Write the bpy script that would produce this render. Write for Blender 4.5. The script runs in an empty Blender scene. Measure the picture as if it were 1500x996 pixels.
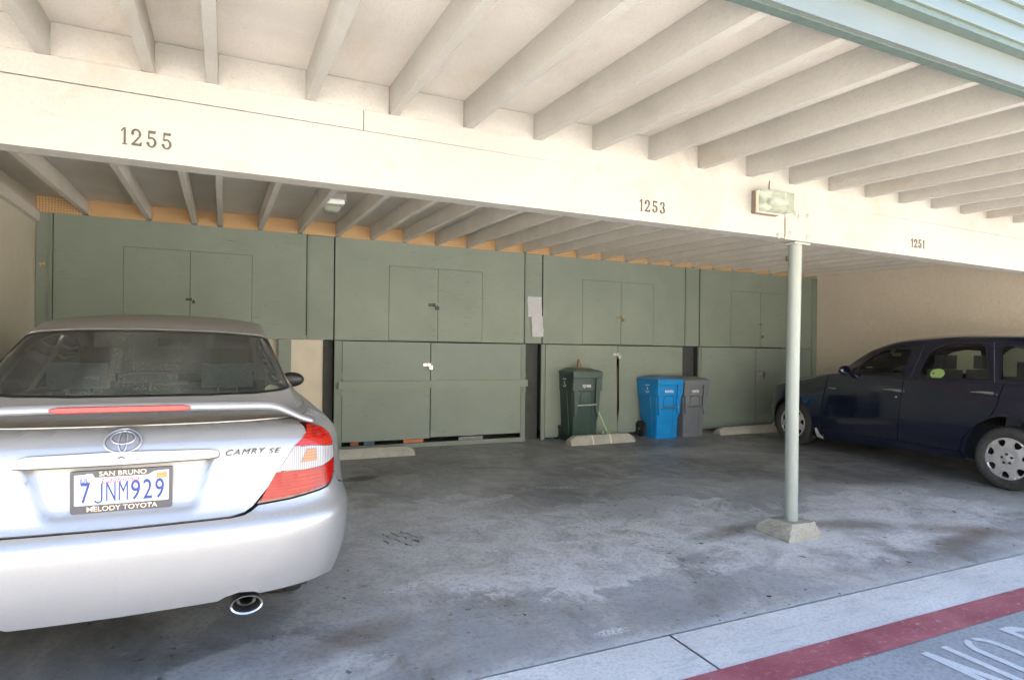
import bpy, bmesh, math, random
from mathutils import Vector, Matrix
from mathutils.geometry import delaunay_2d_cdt
R = math.radians
SC = bpy.context.scene
COL = SC.collection
random.seed(7)

# ------------------------------------------------------------------ camera
S = 0.03                      # fall of the slab towards the drive
def gz(y): return S * y
cam_d = bpy.data.cameras.new('camera')
cam = bpy.data.objects.new('camera', cam_d); COL.objects.link(cam); SC.camera = cam
cam_d.sensor_width = 36.0; cam_d.lens = 910.54 / 1500 * 36.0; cam_d.shift_y = 19.1 / 1500
cam_d.clip_start = 0.05; cam_d.clip_end = 2000
_r = Vector((0.905742058, -0.423701207, 0.0104216962))
_u = Vector((-0.00921742143, 0.00489147179, 0.999945555))
_f = Vector((0.423729116, 0.905788806, -0.000524979134))
M = Matrix((( _r.x, _u.x, -_f.x), (_r.y, _u.y, -_f.y), (_r.z, _u.z, -_f.z))).to_4x4()
M.translation = Vector((0, 0, 1.44)); cam.matrix_world = M
# ------------------------------------------------------------------ light
SUN_EL, SUN_AZ = 66.0, 8.0      # azimuth measured from +Y (behind the carport) towards +X
w = bpy.data.worlds.new('World'); SC.world = w; w.use_nodes = True
nt = w.node_tree; nt.nodes.clear()
sky = nt.nodes.new('ShaderNodeTexSky'); sky.sky_type = 'NISHITA'; sky.sun_disc = False
sky.sun_elevation = R(SUN_EL); sky.sun_rotation = R(SUN_AZ); sky.air_density = 1.0; sky.dust_density = 1.5; sky.ozone_density = 1.0
bg = nt.nodes.new('ShaderNodeBackground'); bg.inputs[1].default_value = 0.10
wo = nt.nodes.new('ShaderNodeOutputWorld')
nt.links.new(sky.outputs[0], bg.inputs[0]); nt.links.new(bg.outputs[0], wo.inputs[0])
sun_d = bpy.data.lights.new('sun', 'SUN'); sun_d.energy = 5.0; sun_d.angle = R(0.5); sun_d.color = (1.0, 0.95, 0.87)
sun = bpy.data.objects.new('sun', sun_d); COL.objects.link(sun)
_d = Vector((math.sin(R(SUN_AZ)) * math.cos(R(SUN_EL)), math.cos(R(SUN_AZ)) * math.cos(R(SUN_EL)), math.sin(R(SUN_EL))))
sun.rotation_euler = _d.to_track_quat('Z', 'Y').to_euler(); sun.location = (0, 20, 30)
SC.view_settings.view_transform = 'Standard'; SC.view_settings.look = 'None'
SC.view_settings.exposure = 3.65; SC.view_settings.gamma = 1.0
SC.view_settings.use_curve_mapping = False

# ------------------------------------------------------------------ node helpers
class NT:
    def __init__(s, name):
        s.m = bpy.data.materials.new(name); s.m.use_nodes = True
        s.t = s.m.node_tree; s.b = s.t.nodes['Principled BSDF']; s.tc = None
    def n(s, typ, **kw):
        x = s.t.nodes.new(typ)
        for k, v in kw.items():
            if k.startswith('i_'):
                x.inputs[k[2:].replace('_', ' ')].default_value = v
            else: setattr(x, k, v)
        return x
    def l(s, a, b): s.t.links.new(a, b); return s
    def co(s, kind='Object', scale=(1, 1, 1), rot=(0, 0, 0), loc=(0, 0, 0)):
        if s.tc is None: s.tc = s.n('ShaderNodeTexCoord')
        mp = s.n('ShaderNodeMapping'); mp.inputs['Scale'].default_value = scale
        mp.inputs['Rotation'].default_value = rot; mp.inputs['Location'].default_value = loc
        s.l(s.tc.outputs[kind], mp.inputs['Vector']); return mp.outputs[0]
    def noise(s, co, scale, detail=4, rough=.55, dist=0):
        x = s.n('ShaderNodeTexNoise'); x.inputs['Scale'].default_value = scale; x.inputs['Detail'].default_value = detail
        x.inputs['Roughness'].default_value = rough; x.inputs['Distortion'].default_value = dist
        s.l(co, x.inputs['Vector']); return x.outputs['Fac']
    def ramp(s, f, stops, interp='LINEAR'):
        x = s.n('ShaderNodeValToRGB'); cr = x.color_ramp; cr.interpolation = interp
        while len(cr.elements) < len(stops): cr.elements.new(0.5)
        for e, (p, c) in zip(cr.elements, stops):
            e.position = p; e.color = (c, c, c, 1) if isinstance(c, (int, float)) else (*c, 1)
        s.l(f, x.inputs[0]); return x.outputs[0]
    def mix(s, f, a, b, mode='MIX'):
        x = s.n('ShaderNodeMix', data_type='RGBA', blend_type=mode); x.clamp_factor = True
        for v, i in ((f, 0), (a, 6), (b, 7)):
            if hasattr(v, 'is_linked') or hasattr(v, 'links'): s.l(v, x.inputs[i])
            elif i == 0: x.inputs[0].default_value = v
            else: x.inputs[i].default_value = (*v, 1)
        return x.outputs[2]
    def math(s, op, a, b=None, c=None):
        x = s.n('ShaderNodeMath', operation=op)
        for v, i in ((a, 0), (b, 1), (c, 2)):
            if v is None: continue
            if isinstance(v, (int, float)): x.inputs[i].default_value = v
            else: s.l(v, x.inputs[i])
        return x.outputs[0]
    def bump(s, h, strength=.3, dist=.01, prev=None):
        x = s.n('ShaderNodeBump'); x.inputs['Strength'].default_value = strength; x.inputs['Distance'].default_value = dist
        s.l(h, x.inputs['Height'])
        if prev is not None: s.l(prev, x.inputs['Normal'])
        return x.outputs[0]
    def base(s, c, rough=.6, metal=0, normal=None, spec=None, coat=None):
        i = s.b.inputs
        if isinstance(c, tuple): i['Base Color'].default_value = (*c, 1)
        else: s.l(c, i['Base Color'])
        if isinstance(rough, (int, float)): i['Roughness'].default_value = rough
        else: s.l(rough, i['Roughness'])
        i['Metallic'].default_value = metal
        if normal is not None: s.l(normal, i['Normal'])
        if spec is not None: i['Specular IOR Level'].default_value = spec
        if coat is not None: i['Coat Weight'].default_value = coat; i['Coat Roughness'].default_value = .06
        return s.m

def simple(name, c, rough=.5, metal=0, var=.12, nscale=30, bump=.0, coat=None, spec=None):
    t = NT(name); co = t.co()
    f = t.noise(co, nscale, 4)
    k = tuple(max(0, v * (1 - var)) for v in c); k2 = tuple(min(1, v * (1 + var)) for v in c)
    col = t.ramp(f, [(.3, k), (.7, k2)])
    nr = t.bump(t.noise(co, nscale * 6, 3), bump, .002) if bump else None
    return t.base(col, rough, metal, nr, spec, coat)

MAT = {}
# painted cream timber
def cream(name, c, seedloc=0, bumpk=.35, ns=1.0):
    t = NT(name); co = t.co(loc=(seedloc, 0, 0)); 
    blot = t.noise(co, 1.7, 6, .65, .5); fine = t.noise(co, 70 * ns, 4, .65); grit = t.noise(co, 260 * ns, 2)
    col = t.mix(t.ramp(blot, [(.38, 0), (.66, .75)]), c, tuple(v * .84 for v in c))
    col = t.mix(t.ramp(fine, [(.34, .5), (.5, 0)]), col, tuple(v * .78 for v in c))
    gr = t.noise(t.co(scale=(1, 1, 12)), 5, 6, .7); col = t.mix(t.ramp(gr, [(.60, 0), (.70, .25)]), col, (c[0] * .75, c[1] * .70, c[2] * .6))
    spk = t.ramp(t.noise(co, 9, 8, .8), [(.665, 0), (.69, .7)])
    col = t.mix(spk, col, (c[0] * .52, c[1] * .46, c[2] * .38))
    stn = t.math('MULTIPLY', t.ramp(t.noise(t.co(scale=(1, .4, 1)), 1.3, 6, .7, 1.5), [(.56, 0), (.66, 1)]), .30); col = t.mix(stn, col, (c[0] * .78, c[1] * .66, c[2] * .5))
    nb = t.bump(fine, bumpk, .006); nb = t.bump(grit, bumpk * .6, .002, nb)
    return t.base(col, .55, 0, nb, .4)
MAT['cream'] = cream('cream_paint_darkened', (.38, .362, .325))  # beam and front joists: the shared cream, darkened against the strong front light
MAT['cream_deck_lightened'] = cream('cream_paint_deck_lightened', (.62, .57, .505), 3, .6, 1.3)  # deck: the shared cream, lightened to balance the dimmer light under the roof
MAT['cream_rear_lightened'] = cream('cream_paint_rear_lightened', (.70, .65, .58), 5)  # rear joists and ledger: same cream, lightened because little light reaches them
# stucco
def stucco(name, c, streak=0):
    t = NT(name); co = t.co(); co2 = t.co(scale=(1, 1, .45))
    n1 = t.noise(co2, 26, 7, .68, 1.0); n2 = t.noise(co, 110, 4, .65)
    col = t.mix(t.ramp(n1, [(.35, 0), (.7, 1)]), tuple(v * .90 for v in c), c)
    col = t.mix(t.ramp(t.noise(co, .9, 4), [(.4, 0), (.7, .5)]), col, tuple(v * .82 for v in c))
    nb = t.bump(n1, .55, .016); nb = t.bump(n2, .4, .005, nb)
    return t.base(col, .85, 0, nb, .25)
MAT['stucco_r'] = stucco('stucco_tan', (.74, .65, .52)); MAT['stucco_l'] = stucco('stucco_grey_tan', (.66, .61, .49))
# green plywood
def ply(name, c, wear=1.0, horiz=True):
    t = NT(name); co = t.co(); cs = t.co(scale=((1.2, 1.2, 26) if horiz else (26, 26, 1.2)))
    g = t.noise(cs, 3.2, 6, .65, .6); bl = t.noise(co, 1.3, 4, .6)
    mask = t.ramp(t.noise(co, 2.3, 3), [(.46, 0), (.60, 1)])
    crack = t.ramp(t.noise(t.co(scale=((1.6, 1.6, 22) if horiz else (22, 22, 1.6))), 5.0, 6, .75, .5), [(.585, 0), (.64, 1)])
    crack = t.math('MULTIPLY', crack, mask)
    col = t.mix(t.ramp(bl, [(.35, 0), (.7, 1)]), tuple(v * .93 for v in c), tuple(v * 1.07 for v in c))
    col = t.mix(t.math('MULTIPLY', crack, .62 * wear), col, tuple(v * .35 for v in c))
    sc = t.ramp(t.noise(co, 5.5, 8, .78), [(.685, 0), (.70, 1)])
    col = t.mix(t.math('MULTIPLY', sc, .28 * wear), col, (.40, .42, .36))
    nb = t.bump(g, .22, .006); nb = t.bump(crack, -.5 * wear, .004, nb)
    return t.base(col, .62, 0, nb, .35)
GREEN = (.218, .255, .210)
MAT['ply1'] = ply('green_plywood', GREEN); MAT['ply2'] = ply('green_plywood_worn', (.224, .262, .215), 1.35)
MAT['ply3'] = ply('green_plywood_grey', (.215, .254, .220), 1.2); MAT['batten'] = ply('green_batten', (.19, .226, .184), .6, False)
MAT['seam'] = simple('seam_shadow_paint', (.035, .045, .038), .8)
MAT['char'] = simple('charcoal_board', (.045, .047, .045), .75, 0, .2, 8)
MAT['beigeboard'] = simple('beige_board', (.62, .56, .44), .7, 0, .06, 4)
# pegboard
t = NT('orange_pegboard'); sx = t.n('ShaderNodeSeparateXYZ'); t.l(t.co(), sx.inputs[0])
def cell(o): return t.math('SUBTRACT', t.math('FRACT', t.math('MULTIPLY', o, 1 / .0254)), .5)
cx_, cz_ = cell(sx.outputs[0]), cell(sx.outputs[2])
d = t.math('SQRT', t.math('ADD', t.math('MULTIPLY', cx_, cx_), t.math('MULTIPLY', cz_, cz_)))
hole = t.math('LESS_THAN', d, .21)
pc = t.mix(t.ramp(t.noise(t.co(), 3, 4), [(.3, 0), (.7, 1)]), (.50, .30, .13), (.60, .39, .19))
MAT['peg'] = t.base(t.mix(hole, pc, (.05, .025, .01)), .6)
# blue-green fascia paint
def fas(name, c):
    t = NT(name); cs = t.co(scale=(.6, 6, 14)); g = t.noise(cs, 5, 5, .6)
    col = t.mix(t.ramp(t.noise(t.co(), 2.0, 4), [(.35, 0), (.7, 1)]), c, tuple(v * 1.1 for v in c))
    return t.base(col, .5, 0, t.bump(g, .3, .004), .4)
MAT['fascia'] = fas('pale_green_fascia_paint', (.092, .108, .100)); MAT['siding'] = fas('pale_green_siding', (.090, .112, .098))
MAT['fascia_edge'] = simple('dark_green_edge', (.06, .085, .075), .6)
MAT['post'] = None
t = NT('pale_green_post_paint'); co = t.co()
col = t.mix(t.ramp(t.noise(t.co(scale=(1, 1, .3)), 6, 5, .6), [(.35, 0), (.7, 1)]), (.20, .222, .195), (.245, .268, .238))
col = t.mix(t.ramp(t.noise(co, 26, 6, .7), [(.67, 0), (.70, .6)]), col, (.16, .17, .13))
MAT['post'] = t.base(col, .42, 0, t.bump(t.noise(co, 60, 3), .15, .003), .5)
# weathered concrete (stops, footing)
def conc(name, c, dirt=.5):
    t = NT(name); co = t.co()
    a = t.noise(co, 7, 6, .65); b = t.noise(co, 110, 3, .7)
    col = t.mix(t.ramp(a, [(.3, 0), (.7, 1)]), tuple(v * .72 for v in c), c)
    col = t.mix(t.ramp(b, [(.35, .5), (.6, 0)]), col, tuple(v * .5 for v in c))
    pit = t.ramp(t.noise(co, 16, 7, .75), [(.60, 0), (.66, dirt)])
    col = t.mix(pit, col, tuple(v * .35 for v in c))
    nb = t.bump(t.noise(co, 22, 7, .7), .6, .012); nb = t.bump(b, .3, .003, nb)
    return t.base(col, .85, 0, nb, .25)
MAT['stop'] = conc('weathered_concrete', (.44, .43, .37)); MAT['footing'] = conc('chipped_concrete', (.36, .34, .28), .9)
MAT['chrome'] = simple('chrome', (.75, .75, .76), .12, 1, .03)
MAT['steel'] = simple('dull_steel', (.45, .44, .42), .38, 1, .12, 60)
MAT['brass'] = simple('aged_brass', (.26, .22, .14), .5, .7, .15, 60)
MAT['darksteel'] = simple('dark_steel', (.07, .065, .06), .5, .6, .2, 60)
MAT['black'] = simple('black_rubber', (.018, .018, .019), .65, 0, .2, 40)
MAT['void'] = simple('dark_inner_shell', (.008, .008, .009), .8)
MAT['white'] = simple('white_paint', (.8, .8, .78), .6, 0, .06, 20)
MAT['paper'] = simple('white_paper', (.86, .87, .88), .7, 0, .05, 6)
MAT['number'] = simple('grey_house_numeral', (.065, .058, .05), .5, 0, .3, 60)

# ------------------------------------------------------------------ object helpers
def link(name, me, m, parent=None):
    o = bpy.data.objects.new(name, me); COL.objects.link(o)
    if m is not None and not me.materials: me.materials.append(m)
    if parent is not None: o.parent = parent
    return o
def tag(o, label=None, cat=None, group=None, kind=None):
    if label: o['label'] = label
    if cat: o['category'] = cat
    if group: o['group'] = group
    if kind: o['kind'] = kind
    return o
def empty(name, loc=(0, 0, 0), rz=0, label=None, cat=None, group=None):
    o = bpy.data.objects.new(name, None); COL.objects.link(o); o.location = loc; o.rotation_euler = (0, 0, rz)
    o.empty_display_size = .1
    return tag(o, label, cat, group)
def finish(bm, name, m, parent=None, smooth=False, bevel=0, segs=2, angle=40):
    me = bpy.data.meshes.new(name)
    if bevel:
        es = [e for e in bm.edges if len(e.link_faces) == 2 and e.calc_face_angle(0) > R(angle)]
        bmesh.ops.bevel(bm, geom=es, offset=bevel, segments=segs, profile=.5, affect='EDGES', clamp_overlap=True)
    bm.to_mesh(me); bm.free()
    if smooth:
        me.shade_smooth()
        try: me.set_sharp_from_angle(angle=R(38))
        except Exception: pass
    return link(name, me, m, parent)
def bx(bm, x0, x1, y0, y1, z0, z1, mi=0):
    v = [bm.verts.new(p) for p in ((x0, y0, z0), (x1, y0, z0), (x1, y1, z0), (x0, y1, z0), (x0, y0, z1), (x1, y0, z1), (x1, y1, z1), (x0, y1, z1))]
    for f in ((3, 2, 1, 0), (4, 5, 6, 7), (0, 1, 5, 4), (1, 2, 6, 5), (2, 3, 7, 6), (3, 0, 4, 7)):
        fc = bm.faces.new([v[i] for i in f]); fc.material_index = mi
    return v
def box(name, x0, x1, y0, y1, z0, z1, m, parent=None, bevel=.002):
    bm = bmesh.new(); bx(bm, x0, x1, y0, y1, z0, z1)
    return finish(bm, name, m, parent, bevel=bevel, segs=1 if bevel < .004 else 2)
def prism(bm, pts, axis, a, b):
    """closed polygon pts (2d) extruded from a to b along axis 'x','y','z'"""
    def P(p, t):
        if axis == 'x': return (t, p[0], p[1])
        if axis == 'y': return (p[0], t, p[1])
        return (p[0], p[1], t)
    A = [bm.verts.new(P(p, a)) for p in pts]; B = [bm.verts.new(P(p, b)) for p in pts]
    n = len(pts)
    bm.faces.new(A[::-1]); bm.faces.new(B)
    for i in range(n): bm.faces.new((A[i], A[(i + 1) % n], B[(i + 1) % n], B[i]))
    bmesh.ops.recalc_face_normals(bm, faces=bm.faces[:])
def tube(bm, pts, r, n=12, cap=True):
    """tube along 3d points; r number or list"""
    pts = [Vector(p) for p in pts]; rings = []; q = None; pd = None
    for i, p in enumerate(pts):
        d = (pts[min(i + 1, len(pts) - 1)] - pts[max(i - 1, 0)]).normalized()
        q = d.to_track_quat('Z', 'Y') if q is None else (pd.rotation_difference(d) @ q)
        pd = d; rr = r[i] if isinstance(r, (list, tuple)) else r
        rings.append([bm.verts.new(p + q @ Vector((rr * math.cos(2 * math.pi * k / n), rr * math.sin(2 * math.pi * k / n), 0))) for k in range(n)])
    for a, b in zip(rings, rings[1:]):
        for k in range(n): bm.faces.new((a[k], a[(k + 1) % n], b[(k + 1) % n], b[k]))
    if cap: bm.faces.new(rings[0][::-1]); bm.faces.new(rings[-1])
def lathe(bm, prof, n=32, axis='x', c=(0, 0, 0), closed=False):
    """prof: list of (r, t) ; revolve about axis"""
    rings = []
    for r, t in prof:
        ring = []
        for k in range(n):
            a = 2 * math.pi * k / n; u, v = r * math.cos(a), r * math.sin(a)
            p = (t, u, v) if axis == 'x' else ((u, t, v) if axis == 'y' else (u, v, t))
            ring.append(bm.verts.new((p[0] + c[0], p[1] + c[1], p[2] + c[2])))
        rings.append(ring)
    seq = list(zip(rings, rings[1:]))
    if closed: seq.append((rings[-1], rings[0]))
    for a, b in seq:
        for k in range(n): bm.faces.new((a[k], a[(k + 1) % n], b[(k + 1) % n], b[k]))
    if not closed:
        if prof[0][0] > 1e-5: bm.faces.new(rings[0])
        if prof[-1][0] > 1e-5: bm.faces.new(rings[-1][::-1])
    bmesh.ops.remove_doubles(bm, verts=bm.verts[:], dist=1e-6)
    bmesh.ops.recalc_face_normals(bm, faces=bm.faces[:])
def text(name, s, size, m, parent, mat4, ext=.001, sx=1.0, shear=0.0, align='CENTER', offset=0.0, space=1.0):
    cu = bpy.data.curves.new(name, 'FONT'); cu.body = s; cu.size = size; cu.extrude = ext; cu.shear = shear
    cu.align_x = align; cu.align_y = 'CENTER'; cu.offset = offset; cu.space_character = space; cu.resolution_u = 4
    o = bpy.data.objects.new(name, cu); COL.objects.link(o)
    dg = bpy.context.evaluated_depsgraph_get(); me = bpy.data.meshes.new_from_object(o.evaluated_get(dg))
    bpy.data.objects.remove(o); bpy.data.curves.remove(cu)
    me.transform(Matrix.Diagonal((sx, 1, 1, 1))); me.materials.clear()
    r = link(name, me, m, parent); me.transform(mat4); return r
def glyphs(name, s, size, m, parent, x, y, z, pitch, gw, ext=.0005, off=0.0):
    bm = bmesh.new()
    for i, ch in enumerate(s):
        if ch == 'J':
            w_, h_ = gw, size * .70; st = .0052; X = x + (i - (len(s) - 1) / 2) * pitch
            J = ring(0, -h_ / 2 + w_ * .45, w_ * .45, w_ * .45, st, 190, 360, 12) + [[(w_ * .45 - st, -h_ / 2 + w_ * .45), (w_ * .45, -h_ / 2 + w_ * .45), (w_ * .45, h_ / 2), (w_ * .45 - st, h_ / 2)]]
            for k_, p in enumerate(J):
                f = bm.faces.new([bm.verts.new((X + q[0], y - ext - .00001 * k_, z + q[1])) for q in p]); f.normal_update()
                if f.normal.y > 0: f.normal_flip()
            continue
        o = text('glyph', ch, size, m, None, Matrix.Identity(4), ext, 1, 0, offset=off if ch not in 'MN' else -.0004); me = o.data
        xs = [v.co.x for v in me.vertices]; w = max(xs) - min(xs); c = (max(xs) + min(xs)) / 2; k = gw / w if ch != '1' else .5
        me.transform(wallmat(x + (i - (len(s) - 1) / 2) * pitch, y, z) @ Matrix.Diagonal((k, 1, 1, 1)) @ Matrix.Translation((-c, 0, 0)))
        bm.from_mesh(me); bpy.data.objects.remove(o)
    return finish(bm, name, m, parent)
def wallmat(x, y, z): # text standing in the XZ plane facing -Y
    return Matrix.Translation((x, y, z)) @ Matrix.Rotation(R(90), 4, 'X')

def pip(x, y, poly):
    c = False; n = len(poly); j = n - 1
    for i in range(n):
        xi, yi = poly[i]; xj, yj = poly[j]
        if (yi > y) != (yj > y) and x < (xj - xi) * (y - yi) / (yj - yi) + xi: c = not c
        j = i
    return c
def subdiv(poly, d, closed=True):
    out = []; n = len(poly)
    for i in range(n if closed else n - 1):
        a = poly[i]; b = poly[(i + 1) % n]; L = math.hypot(b[0] - a[0], b[1] - a[1]); k = max(1, int(math.ceil(L / d)))
        for q in range(k): out.append((a[0] + (b[0] - a[0]) * q / k, a[1] + (b[1] - a[1]) * q / k))
    if not closed: out.append(poly[-1])
    return out
def smoothpoly(poly, it=2, keep=()):
    """Chaikin corner cutting of a closed polygon; indices in keep stay sharp"""
    pts = [(p, (i in keep)) for i, p in enumerate(poly)]
    for _ in range(it):
        q = []; n = len(pts)
        for i in range(n):
            (a, ka), (b, kb), (p, kp) = pts[i - 1], pts[(i + 1) % n], pts[i]
            if kp: q.append((p, True)); continue
            q.append((((p[0] * 3 + a[0]) / 4, (p[1] * 3 + a[1]) / 4), False)); q.append((((p[0] * 3 + b[0]) / 4, (p[1] * 3 + b[1]) / 4), False))
        pts = q
    return [p for p, _ in pts]
def patch(name, fn, outer, m, parent, holes=(), du=.05, dv=.05, off=0.0, thick=0.0, flip=False, smooth=True, bm_only=False, mirror=False):
    """triangulated patch of the surface fn(u,v), bounded by outer, minus holes, shifted off along its normal"""
    eps = 1e-4
    O = subdiv(outer, min(du, dv)); H = [subdiv(h, min(du, dv)) for h in holes]
    vs = []; es = []
    for loop in [O] + H:
        k = len(vs); n = len(loop); vs += loop; es += [(k + i, k + (i + 1) % n) for i in range(n)]
    us = [p[0] for p in O]; ws = [p[1] for p in O]
    u0, u1, w0, w1 = min(us), max(us), min(ws), max(ws)
    nu = int((u1 - u0) / du) + 1; nv = int((w1 - w0) / dv) + 1
    bl = [p for loop in [O] + H for p in loop]
    grid = {}
    cs = min(du, dv)
    for p in bl: grid.setdefault((int(p[0] / cs), int(p[1] / cs)), []).append(p)
    def near(x, y):
        ix, iy = int(x / cs), int(y / cs)
        for a in (-1, 0, 1):
            for b in (-1, 0, 1):
                for p in grid.get((ix + a, iy + b), ()):
                    if (p[0] - x) ** 2 + (p[1] - y) ** 2 < (cs * .45) ** 2: return True
        return False
    for i in range(nu + 1):
        for j in range(nv + 1):
            x = u0 + (i + (.5 if j % 2 else 0)) * du; y = w0 + j * dv
            if pip(x, y, O) and not any(pip(x, y, h) for h in H) and not near(x, y): vs.append((x, y))
    r = delaunay_2d_cdt([Vector(p) for p in vs], es, [], 0, 1e-6)
    V, F = r[0], r[2]
    P = []
    for p in V:
        q = Vector(fn(p[0], p[1]))
        if off or thick:
            a = Vector(fn(p[0] + eps, p[1])) - Vector(fn(p[0] - eps, p[1])); b = Vector(fn(p[0], p[1] + eps)) - Vector(fn(p[0], p[1] - eps))
            nn = a.cross(b); 
            nn = nn.normalized() if nn.length > 1e-12 else Vector((0, 0, 0))
            if flip: nn = -nn
            P.append((q + nn * off, nn))
        else: P.append((q, Vector((0, 0, 0))))
    bm = bmesh.new()
    mv = (lambda q: Vector((-q.x, q.y, q.z))) if mirror else (lambda q: q)
    B = [bm.verts.new(mv(q)) for q, _ in P]
    fl = flip != mirror
    ok = []
    for f in F:
        cx = sum(V[i][0] for i in f) / len(f); cy = sum(V[i][1] for i in f) / len(f)
        if pip(cx, cy, O) and not any(pip(cx, cy, h) for h in H):
            ok.append(f)
            try: bm.faces.new([B[i] for i in (f[::-1] if fl else f)])
            except ValueError: pass
    if thick:
        edge_use = {}
        for f in ok:
            for i in range(len(f)):
                e = (f[i], f[(i + 1) % len(f)]); edge_use[e] = edge_use.get(e, 0) + 1
        rim = [e for e in edge_use if (e[1], e[0]) not in edge_use]
        inner = {}
        for e in rim:
            for i in e:
                if i not in inner: inner[i] = bm.verts.new(mv(P[i][0] - P[i][1] * thick))
        for a, b in rim:
            q = [B[b], B[a], inner[a], inner[b]]
            try: bm.faces.new(q[::-1] if fl else q)
            except ValueError: pass
    loose = [v for v in bm.verts if not v.link_faces]
    bmesh.ops.delete(bm, geom=loose, context='VERTS')
    if bm_only: return bm
    return finish(bm, name, m, parent, smooth=smooth)
def spline(keys):
    """monotone-ish cubic interpolation through (x, y...) keys; returns f(x)"""
    xs = [k[0] for k in keys]; n = len(xs); dim = len(keys[0]) - 1
    Y = [[k[1 + d] for k in keys] for d in range(dim)]; T = []
    for y in Y:
        dl = [(y[i + 1] - y[i]) / (xs[i + 1] - xs[i]) for i in range(n - 1)]
        t = [dl[0]] + [0 if dl[i - 1] * dl[i] <= 0 else 2 * dl[i - 1] * dl[i] / (dl[i - 1] + dl[i]) for i in range(1, n - 1)] + [dl[-1]]
        T.append(t)
    def f(x):
        if x <= xs[0]: r = tuple(y[0] for y in Y)
        elif x >= xs[-1]: r = tuple(y[-1] for y in Y)
        else:
            lo, hi = 0, n - 1
            while hi - lo > 1:
                m = (lo + hi) // 2
                if xs[m] <= x: lo = m
                else: hi = m
            h = xs[hi] - xs[lo]; s = (x - xs[lo]) / h
            r = tuple((2*s**3-3*s**2+1)*y[lo] + (s**3-2*s**2+s)*h*t[lo] + (-2*s**3+3*s**2)*y[hi] + (s**3-s**2)*h*t[hi] for y, t in zip(Y, T))
        return r if dim > 1 else r[0]
    return f
# ================================================================== GROUND
def sheet(name, x0, x1, y0, y1, m, dz=0.0, nx=1, ny=1):
    bm = bmesh.new()
    V = [[bm.verts.new((x0 + (x1 - x0) * i / nx, y0 + (y1 - y0) * j / ny, gz(y0 + (y1 - y0) * j / ny) + dz)) for i in range(nx + 1)] for j in range(ny + 1)]
    for j in range(ny):
        for i in range(nx): bm.faces.new((V[j][i], V[j][i + 1], V[j + 1][i + 1], V[j + 1][i]))
    return tag(finish(bm, name, m), kind='structure')

def blob(t, co, cx, cy, rx, ry, ang, soft, nz, amt=.35):
    """mask 1 inside a ragged ellipse"""
    sx = t.n('ShaderNodeSeparateXYZ'); mp = t.n('ShaderNodeMapping')
    mp.vector_type = 'TEXTURE'; mp.inputs['Location'].default_value = (cx, cy, 0); mp.inputs['Rotation'].default_value = (0, 0, R(ang)); mp.inputs['Scale'].default_value = (rx, ry, 1)
    t.l(co, mp.inputs['Vector']); t.l(mp.outputs[0], sx.inputs[0])
    d = t.math('SQRT', t.math('ADD', t.math('POWER', sx.outputs[0], 2), t.math('POWER', sx.outputs[1], 2)))
    d = t.math('ADD', d, t.math('MULTIPLY', t.math('SUBTRACT', nz, .5), amt * 2))
    mr = t.n('ShaderNodeMapRange'); mr.interpolation_type = 'SMOOTHSTEP'
    mr.inputs['From Min'].default_value = 1 - soft; mr.inputs['From Max'].default_value = 1 + soft
    mr.inputs['To Min'].default_value = 1; mr.inputs['To Max'].default_value = 0
    t.l(d, mr.inputs[0]); return mr.outputs[0]

t = NT('carport_slab_concrete'); co = t.co()
wob = t.n('ShaderNodeVectorMath', operation='ADD')
nv = t.n('ShaderNodeTexNoise'); nv.inputs['Scale'].default_value = 1.1; nv.inputs['Detail'].default_value = 4; t.l(co, nv.inputs['Vector'])
sc_ = t.n('ShaderNodeVectorMath', operation='SCALE'); sc_.inputs['Scale'].default_value = .5; t.l(nv.outputs['Color'], sc_.inputs[0])
t.l(co, wob.inputs[0]); t.l(sc_.outputs[0], wob.inputs[1]); cw = wob.outputs[0]
big = t.noise(co, .9, 8, .68, 1.0); mid = t.noise(co, 3.2, 9, .74, 1.0); fine = t.noise(co, 42, 6, .7); grit = t.noise(co, 240, 3, .7)
swirl = t.noise(t.co(scale=(1.0, .35, 1)), 3.0, 7, .65, 1.8)
col = t.mix(t.ramp(big, [(.40, 0), (.60, 1)]), (.19, .18, .162), (.40, .388, .368))
col = t.mix(t.ramp(swirl, [(.42, .0), (.56, .75)]), col, (.27, .275, .28))
# pale bleached band in the open front of the slab, ragged lower edge
rag = t.noise(co, 2.4, 9, .74, .6)
pale = None
for a in ((1.0, 4.3, 1.6, 1.15, 0, .42), (2.4, 3.85, 1.7, .75, 12, .25), (4.4, 3.25, 1.6, .5, 2, .4), (.1, 2.75, .5, .35, 10, .2), (5.8, 3.6, 1.4, .6, 4, .5), (2.2, 3.35, .62, .33, 14, .10)):
    b = blob(t, co, a[0], a[1], a[2], a[3], a[4], a[5] * .45, rag, 1.0)
    pale = b if pale is None else t.math('MAXIMUM', pale, b)
pale = t.math('MULTIPLY', pale, t.ramp(mid, [(.38, .25), (.56, 1)]))
col = t.mix(t.math('MULTIPLY', pale, .92), col, (.54, .53, .515))
# browner worn strip near the drive edge
sxy = t.n('ShaderNodeSeparateXYZ'); t.l(co, sxy.inputs[0])
edge = t.n('ShaderNodeMapRange'); edge.inputs['From Min'].default_value = 2.42; edge.inputs['From Max'].default_value = 2.50; edge.inputs['To Min'].default_value = 1; edge.inputs['To Max'].default_value = 0
t.l(t.math('ADD', sxy.outputs[1], t.math('MULTIPLY', t.math('SUBTRACT', mid, .5), .25)), edge.inputs[0])
col = t.mix(t.math('MULTIPLY', edge.outputs[0], .55), col, (.44, .46, .49))
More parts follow.
